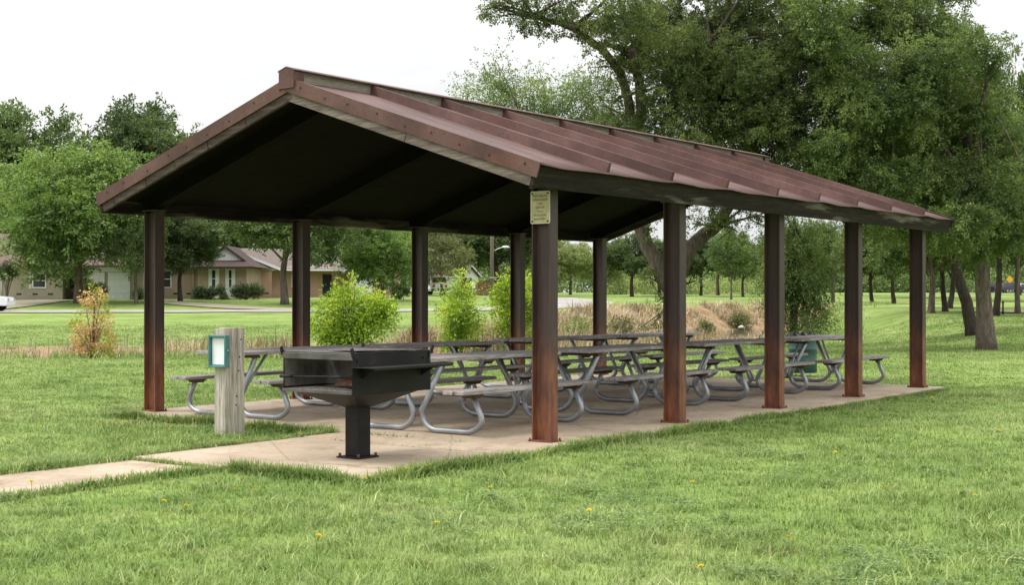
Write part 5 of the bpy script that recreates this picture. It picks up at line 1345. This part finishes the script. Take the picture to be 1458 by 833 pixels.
def fence():
    d = 140; x0, x1 = X(654, d), X(745, d); g = gz((x0 + x1) / 2, d)
    q = empty('board_fence', (x0, d, g), 0, 'red brown wooden privacy fence beyond the road behind the utility pole', 'fence')
    n = 60; w = (x1 - x0) / n; b = MB(); rg = random.Random(3)
    for k in range(n): b.box((k * w + .006, 0, -.3), ((k + 1) * w - .006, .02, 1.45 + rg.uniform(-.03, .03)))
    b.build('boards', M['fencewood'], q)
    MB().box((-.02, -.05, 1.50), (x1 - x0 + .02, .07, 1.56)).build('cap_rail', M['doorpaint'], q)
fence()
def pole():
    d = 112; x = X(700, d); g = gz(x, d)
    q = empty('utility_pole', (x, d, g - .2), 0, 'tall grey wooden utility pole carrying a street lamp on a bent arm', 'utility pole')
    MB().tube([(0, 0, 0), (.03, 0, 5), (.02, 0, 9.6)], [.17, .15, .12], 10).build('pole', M['polewood'], q)
    z = Zp(352, d) - g + .2
    MB().tube(fillet([(.1, -.02, z - .35), (.55, -.1, z - .1), (1.0, -.15, z + .02)], .4), .035, 7).build('arm', M['alu'], q)
    l = MB(); l.lathe([(.02, -.02), (.16, .0), (.17, .08), (.09, .16), (.02, .18)], (0, 0, 0), 12)
    o = l.build('lamp_head', M['alu'], q); o.location = (1.15, -.17, z - .05); o.scale = (2.0, 1, 1)
    MB().box((-.9, -.03, 8.9), (.9, .07, 9.02)).build('crossarm', M['polewood'], q)
    MB().box((-.18, -.2, 2.1), (.5, -.16, 2.16)).build('cable_bracket', M['alu'], q)
pole()
def road_sign():
    d = 113; x = X(673, d); g = gz(x, d)
    q = empty('street_sign', (x, d, g), 0, 'small plain white upright sign on a thin post before the wooden fence', 'sign')
    MB().tube([(0, .03, -.1), (0, .03, 1.1)], .035, 6).build('sign_post', M['alu'], q)
    MB().box((-.21, -.015, .98), (.21, .0, 1.55), bev=.01).build('sign_plate', M['signwhite'], q)
road_sign()
def warn_sign():
    d = 228; x = X(1438, d); g = gz(x, d)
    q = empty('warning_sign', (x, d, g), 0, 'amber diamond road sign on a post above the parked vehicles at far right', 'sign')
    MB().tube([(0, .05, -.1), (0, .05, 1.9)], .05, 6).build('sign_post', M['alu'], q)
    z = Zp(398, d) - g
    MB().hull([(0, -.02, z - .62), (.62, -.02, z), (0, -.02, z + .62), (-.62, -.02, z)], [(0, .02, z - .62), (.62, .02, z), (0, .02, z + .62), (-.62, .02, z)]).build('sign_plate', M['signyellow'], q)
warn_sign()
def marker_post():
    d = 64; x = X(1428, d); g = gz(x, d)
    q = empty('marker_post', (x, d, g), 0, 'thin black post standing on the lawn beside the far footpath', 'post')
    MB().tube([(0, 0, -.1), (0, 0, .55)], .045, 8).build('shaft', M['blackpaint'], q); MB().lathe([(.055, .55), (.065, .57), (.05, .62), (.01, .64)], n=10).build('cap', M['blackpaint'], q)
marker_post()

def car(name, label, x, y, rz, paint, kind='suv', z=None):
    g = gz(x, y) + .06 if z is None else z
    q = empty(name, (x, y, g), rz, label, 'van' if kind == 'van' else 'car')
    # x forward; body lofted from side sections across the width
    if kind == 'van':
        L, Wd = 4.9, .95; body = [(-2.4, .32), (-2.45, .62), (-2.42, .95), (2.35, .85), (2.4, .55), (2.35, .32)]; top = [(-2.40, .96), (-2.22, 1.72), (.55, 1.76), (1.55, 1.02), (2.3, .9)]
        cab = [(-2.38, .98), (-2.18, 1.72), (.5, 1.75), (1.5, 1.0)]
    elif kind == 'pickup':
        L, Wd = 5.3, .98; body = [(-2.6, .45), (-2.62, .75), (-2.6, 1.05), (1.0, 1.08), (2.5, 1.0), (2.6, .7), (2.55, .42)]; cab = [(-.9, 1.07), (-.75, 1.72), (.6, 1.74), (1.25, 1.06)]
    else:
        L, Wd = 4.6, .92; body = [(-2.25, .32), (-2.32, .62), (-2.22, .98), (1.05, .98), (2.15, .86), (2.3, .62), (2.25, .32)]; cab = [(-2.15, .99), (-1.75, 1.55), (.2, 1.6), (1.1, .97)]
    b = MB(); b.prism([(p[0], p[1]) for p in body], 1, -Wd, Wd)
    bmesh.ops.bevel(b.bm, geom=list(b.bm.edges), offset=.07, segments=2, affect='EDGES', profile=.6)
    bd = b.build('body', M[paint], q)
    cb = MB(); n = len(cab); ins = .14
    lo = [(p[0], -Wd + (.03 if p[1] < 1.2 else ins), p[1]) for p in cab]; hi = [(p[0], Wd - (.03 if p[1] < 1.2 else ins), p[1]) for p in cab]
    cb.hull(hi, lo); bmesh.ops.bevel(cb.bm, geom=list(cb.bm.edges), offset=.05, segments=2, affect='EDGES', profile=.6)
    cb.build('cabin', M[paint], q)
    # glazing, a little proud of the cabin
    c0 = cab; zb, ztp = c0[0][1] + .05, max(p[1] for p in c0) - .12
    def lerp(a, c, t): return a + (c - a) * t
    for s in (-1, 1):
        wn = MB(); yb, yt = s * (Wd - .018), s * (Wd - ins + .018)
        xa0, xa1 = lerp(c0[0][0], c0[1][0], .15) + .14, lerp(c0[0][0], c0[1][0], .85) + .12; xb0, xb1 = lerp(c0[3][0], c0[2][0], .1) - .16, lerp(c0[3][0], c0[2][0], .85) - .08
        xm = (xa1 + xb1) / 2
        for u0, u1, t0, t1 in ((xa0, xm - .05, xa1, xm - .05), (xm + .05, xb0, xm + .05, xb1)):
            wn = MB(); wn.hull([(u0, yb, zb), (u1, yb, zb), (t1, yt, ztp), (t0, yt, ztp)], [(u0, yb - s * .02, zb), (u1, yb - s * .02, zb), (t1, yt - s * .02, ztp), (t0, yt - s * .02, ztp)])
            wn.build('side_window', M['glass'], q)
    for (p0, p1, sg, nm) in ((c0[0], c0[1], -1, 'rear_window'), (c0[3], c0[2], 1, 'windscreen')):
        wd = Wd - .2; o = sg * .014
        a0 = lerp(p0[0], p1[0], .2), lerp(p0[1], p1[1], .2); a1 = lerp(p0[0], p1[0], .85), lerp(p0[1], p1[1], .85)
        w_ = MB(); w_.hull([(a0[0] + o, -wd, a0[1] + .01), (a0[0] + o, wd, a0[1] + .01), (a1[0] + o, wd - .08, a1[1] + .01), (a1[0] + o, -wd + .08, a1[1] + .01)], [(a0[0] - o, -wd, a0[1]), (a0[0] - o, wd, a0[1]), (a1[0] - o, wd - .08, a1[1]), (a1[0] - o, -wd + .08, a1[1])])
        w_.build(nm, M['glass'], q)
    xr = body[1][0]; xf = max(p[0] for p in body)
    for s in (-1, 1):
        MB().box((xr - .012, s * (Wd - .30) - .13, .70), (xr + .06, s * (Wd - .30) + .13, .92), bev=.02).build('tail_light', M['redlight'], q)
        MB().box((xf - .08, s * (Wd - .30) - .16, .62), (xf + .012, s * (Wd - .30) + .16, .80), bev=.02).build('headlight', M['alu'], q)
    MB().box((xr - .03, -Wd + .06, .34), (xr + .08, Wd - .06, .56), bev=.03).build('rear_bumper', M['blackpaint'], q)
    MB().box((xr - .024, -.26, .62), (xr - .005, .26, .74)).build('number_plate', M['signwhite'], q)
    for wx in (-L * .3, L * .31):
        for s in (-1, 1):
            w = MB(); w.tube([(wx, s * (Wd - .2), .33), (wx, s * (Wd + .012), .33)], .33, 20)
            wo = w.build('wheel', M['tyre'], q); MB().tube([(wx, s * (Wd - .1), .33), (wx, s * (Wd + .02), .33)], .2, 14).build('rim', M['rim'], wo)
    return q
d = 84; car('parked_car', 'white car with black lower bumper cut off by the left edge of the photo', X(14, d) - 2.25, d, R(184) + math.pi, 'carwhite')
d = 131; car('parked_van', 'white minivan parked before the white garage beyond the back posts', X(611, d), d, R(118), 'carwhite', 'van')
d = 226; car('parked_pickup', 'dark pickup parked under the amber sign at far right', X(1440, d), d, R(20), 'cardark', 'pickup')
d = 231; car('parked_car', 'white car parked behind the dark pickup at far right', X(1447, d), d + 1, R(200), 'carwhite')
d = 229; car('parked_car', 'dark car parked left of the pickup beyond the pale elm trunk', X(1416, d), d, R(10), 'cardark')
d = 236; car('parked_car', 'red car parked behind the amber sign beyond the lawn', X(1432, d), d + 2, R(190), 'carred')

# clipped bushes by the houses
def hedge(name, label, px0, px1, py0, d, seed, N=5000, shape='box', leaf='leaf_hedge', base=None):
    rg = random.Random(seed); pts = []
    pb = base if base is not None else HY - (gz(X((px0 + px1) / 2, d), d) - HC) / d * F
    n = 26
    for k in range(n):
        if shape == 'box': pts.append((rg.uniform(px0 + 4, px1 - 4), rg.uniform(py0 + 4, pb - 1), .28))
        else:
            a = rg.uniform(0, 6.28); r = rg.random() ** .5 * .72; pts.append(((px0 + px1) / 2 + (px1 - px0) / 2 * r * math.cos(a), (py0 + pb) / 2 + (pb - py0) / 2 * r * math.sin(a), .30))
    return shrub(name, label, (px0 + px1) / 2, d, pts, N, .11, leaf, seed, cat='bush', sprig=.08, per=6)
hedge('clipped_bush', 'round clipped bush standing on a bare stem at the left edge', -8, 28, 370, 103, 71, shape='round', base=401)
hedge('clipped_hedge', 'dark boxy hedge before the white garage doors', 110, 153, 400, 104, 72)
hedge('clipped_bush', 'long low green bush under the two white window panels', 270, 330, 406, 107, 73, 7000)
hedge('clipped_bush', 'dark rounded bush at the right corner of the tan brick house', 322, 378, 403, 107.5, 74, 7000, 'round')
hedge('clipped_bush', 'dark bush in the shade before the end of the salmon brick house', 552, 585, 402, 108, 75, 4000, 'round')
hedge('clipped_bush', 'low dark bush between white garage door and tan brick wall', 190, 207, 412, 106, 76, 1500, 'round')
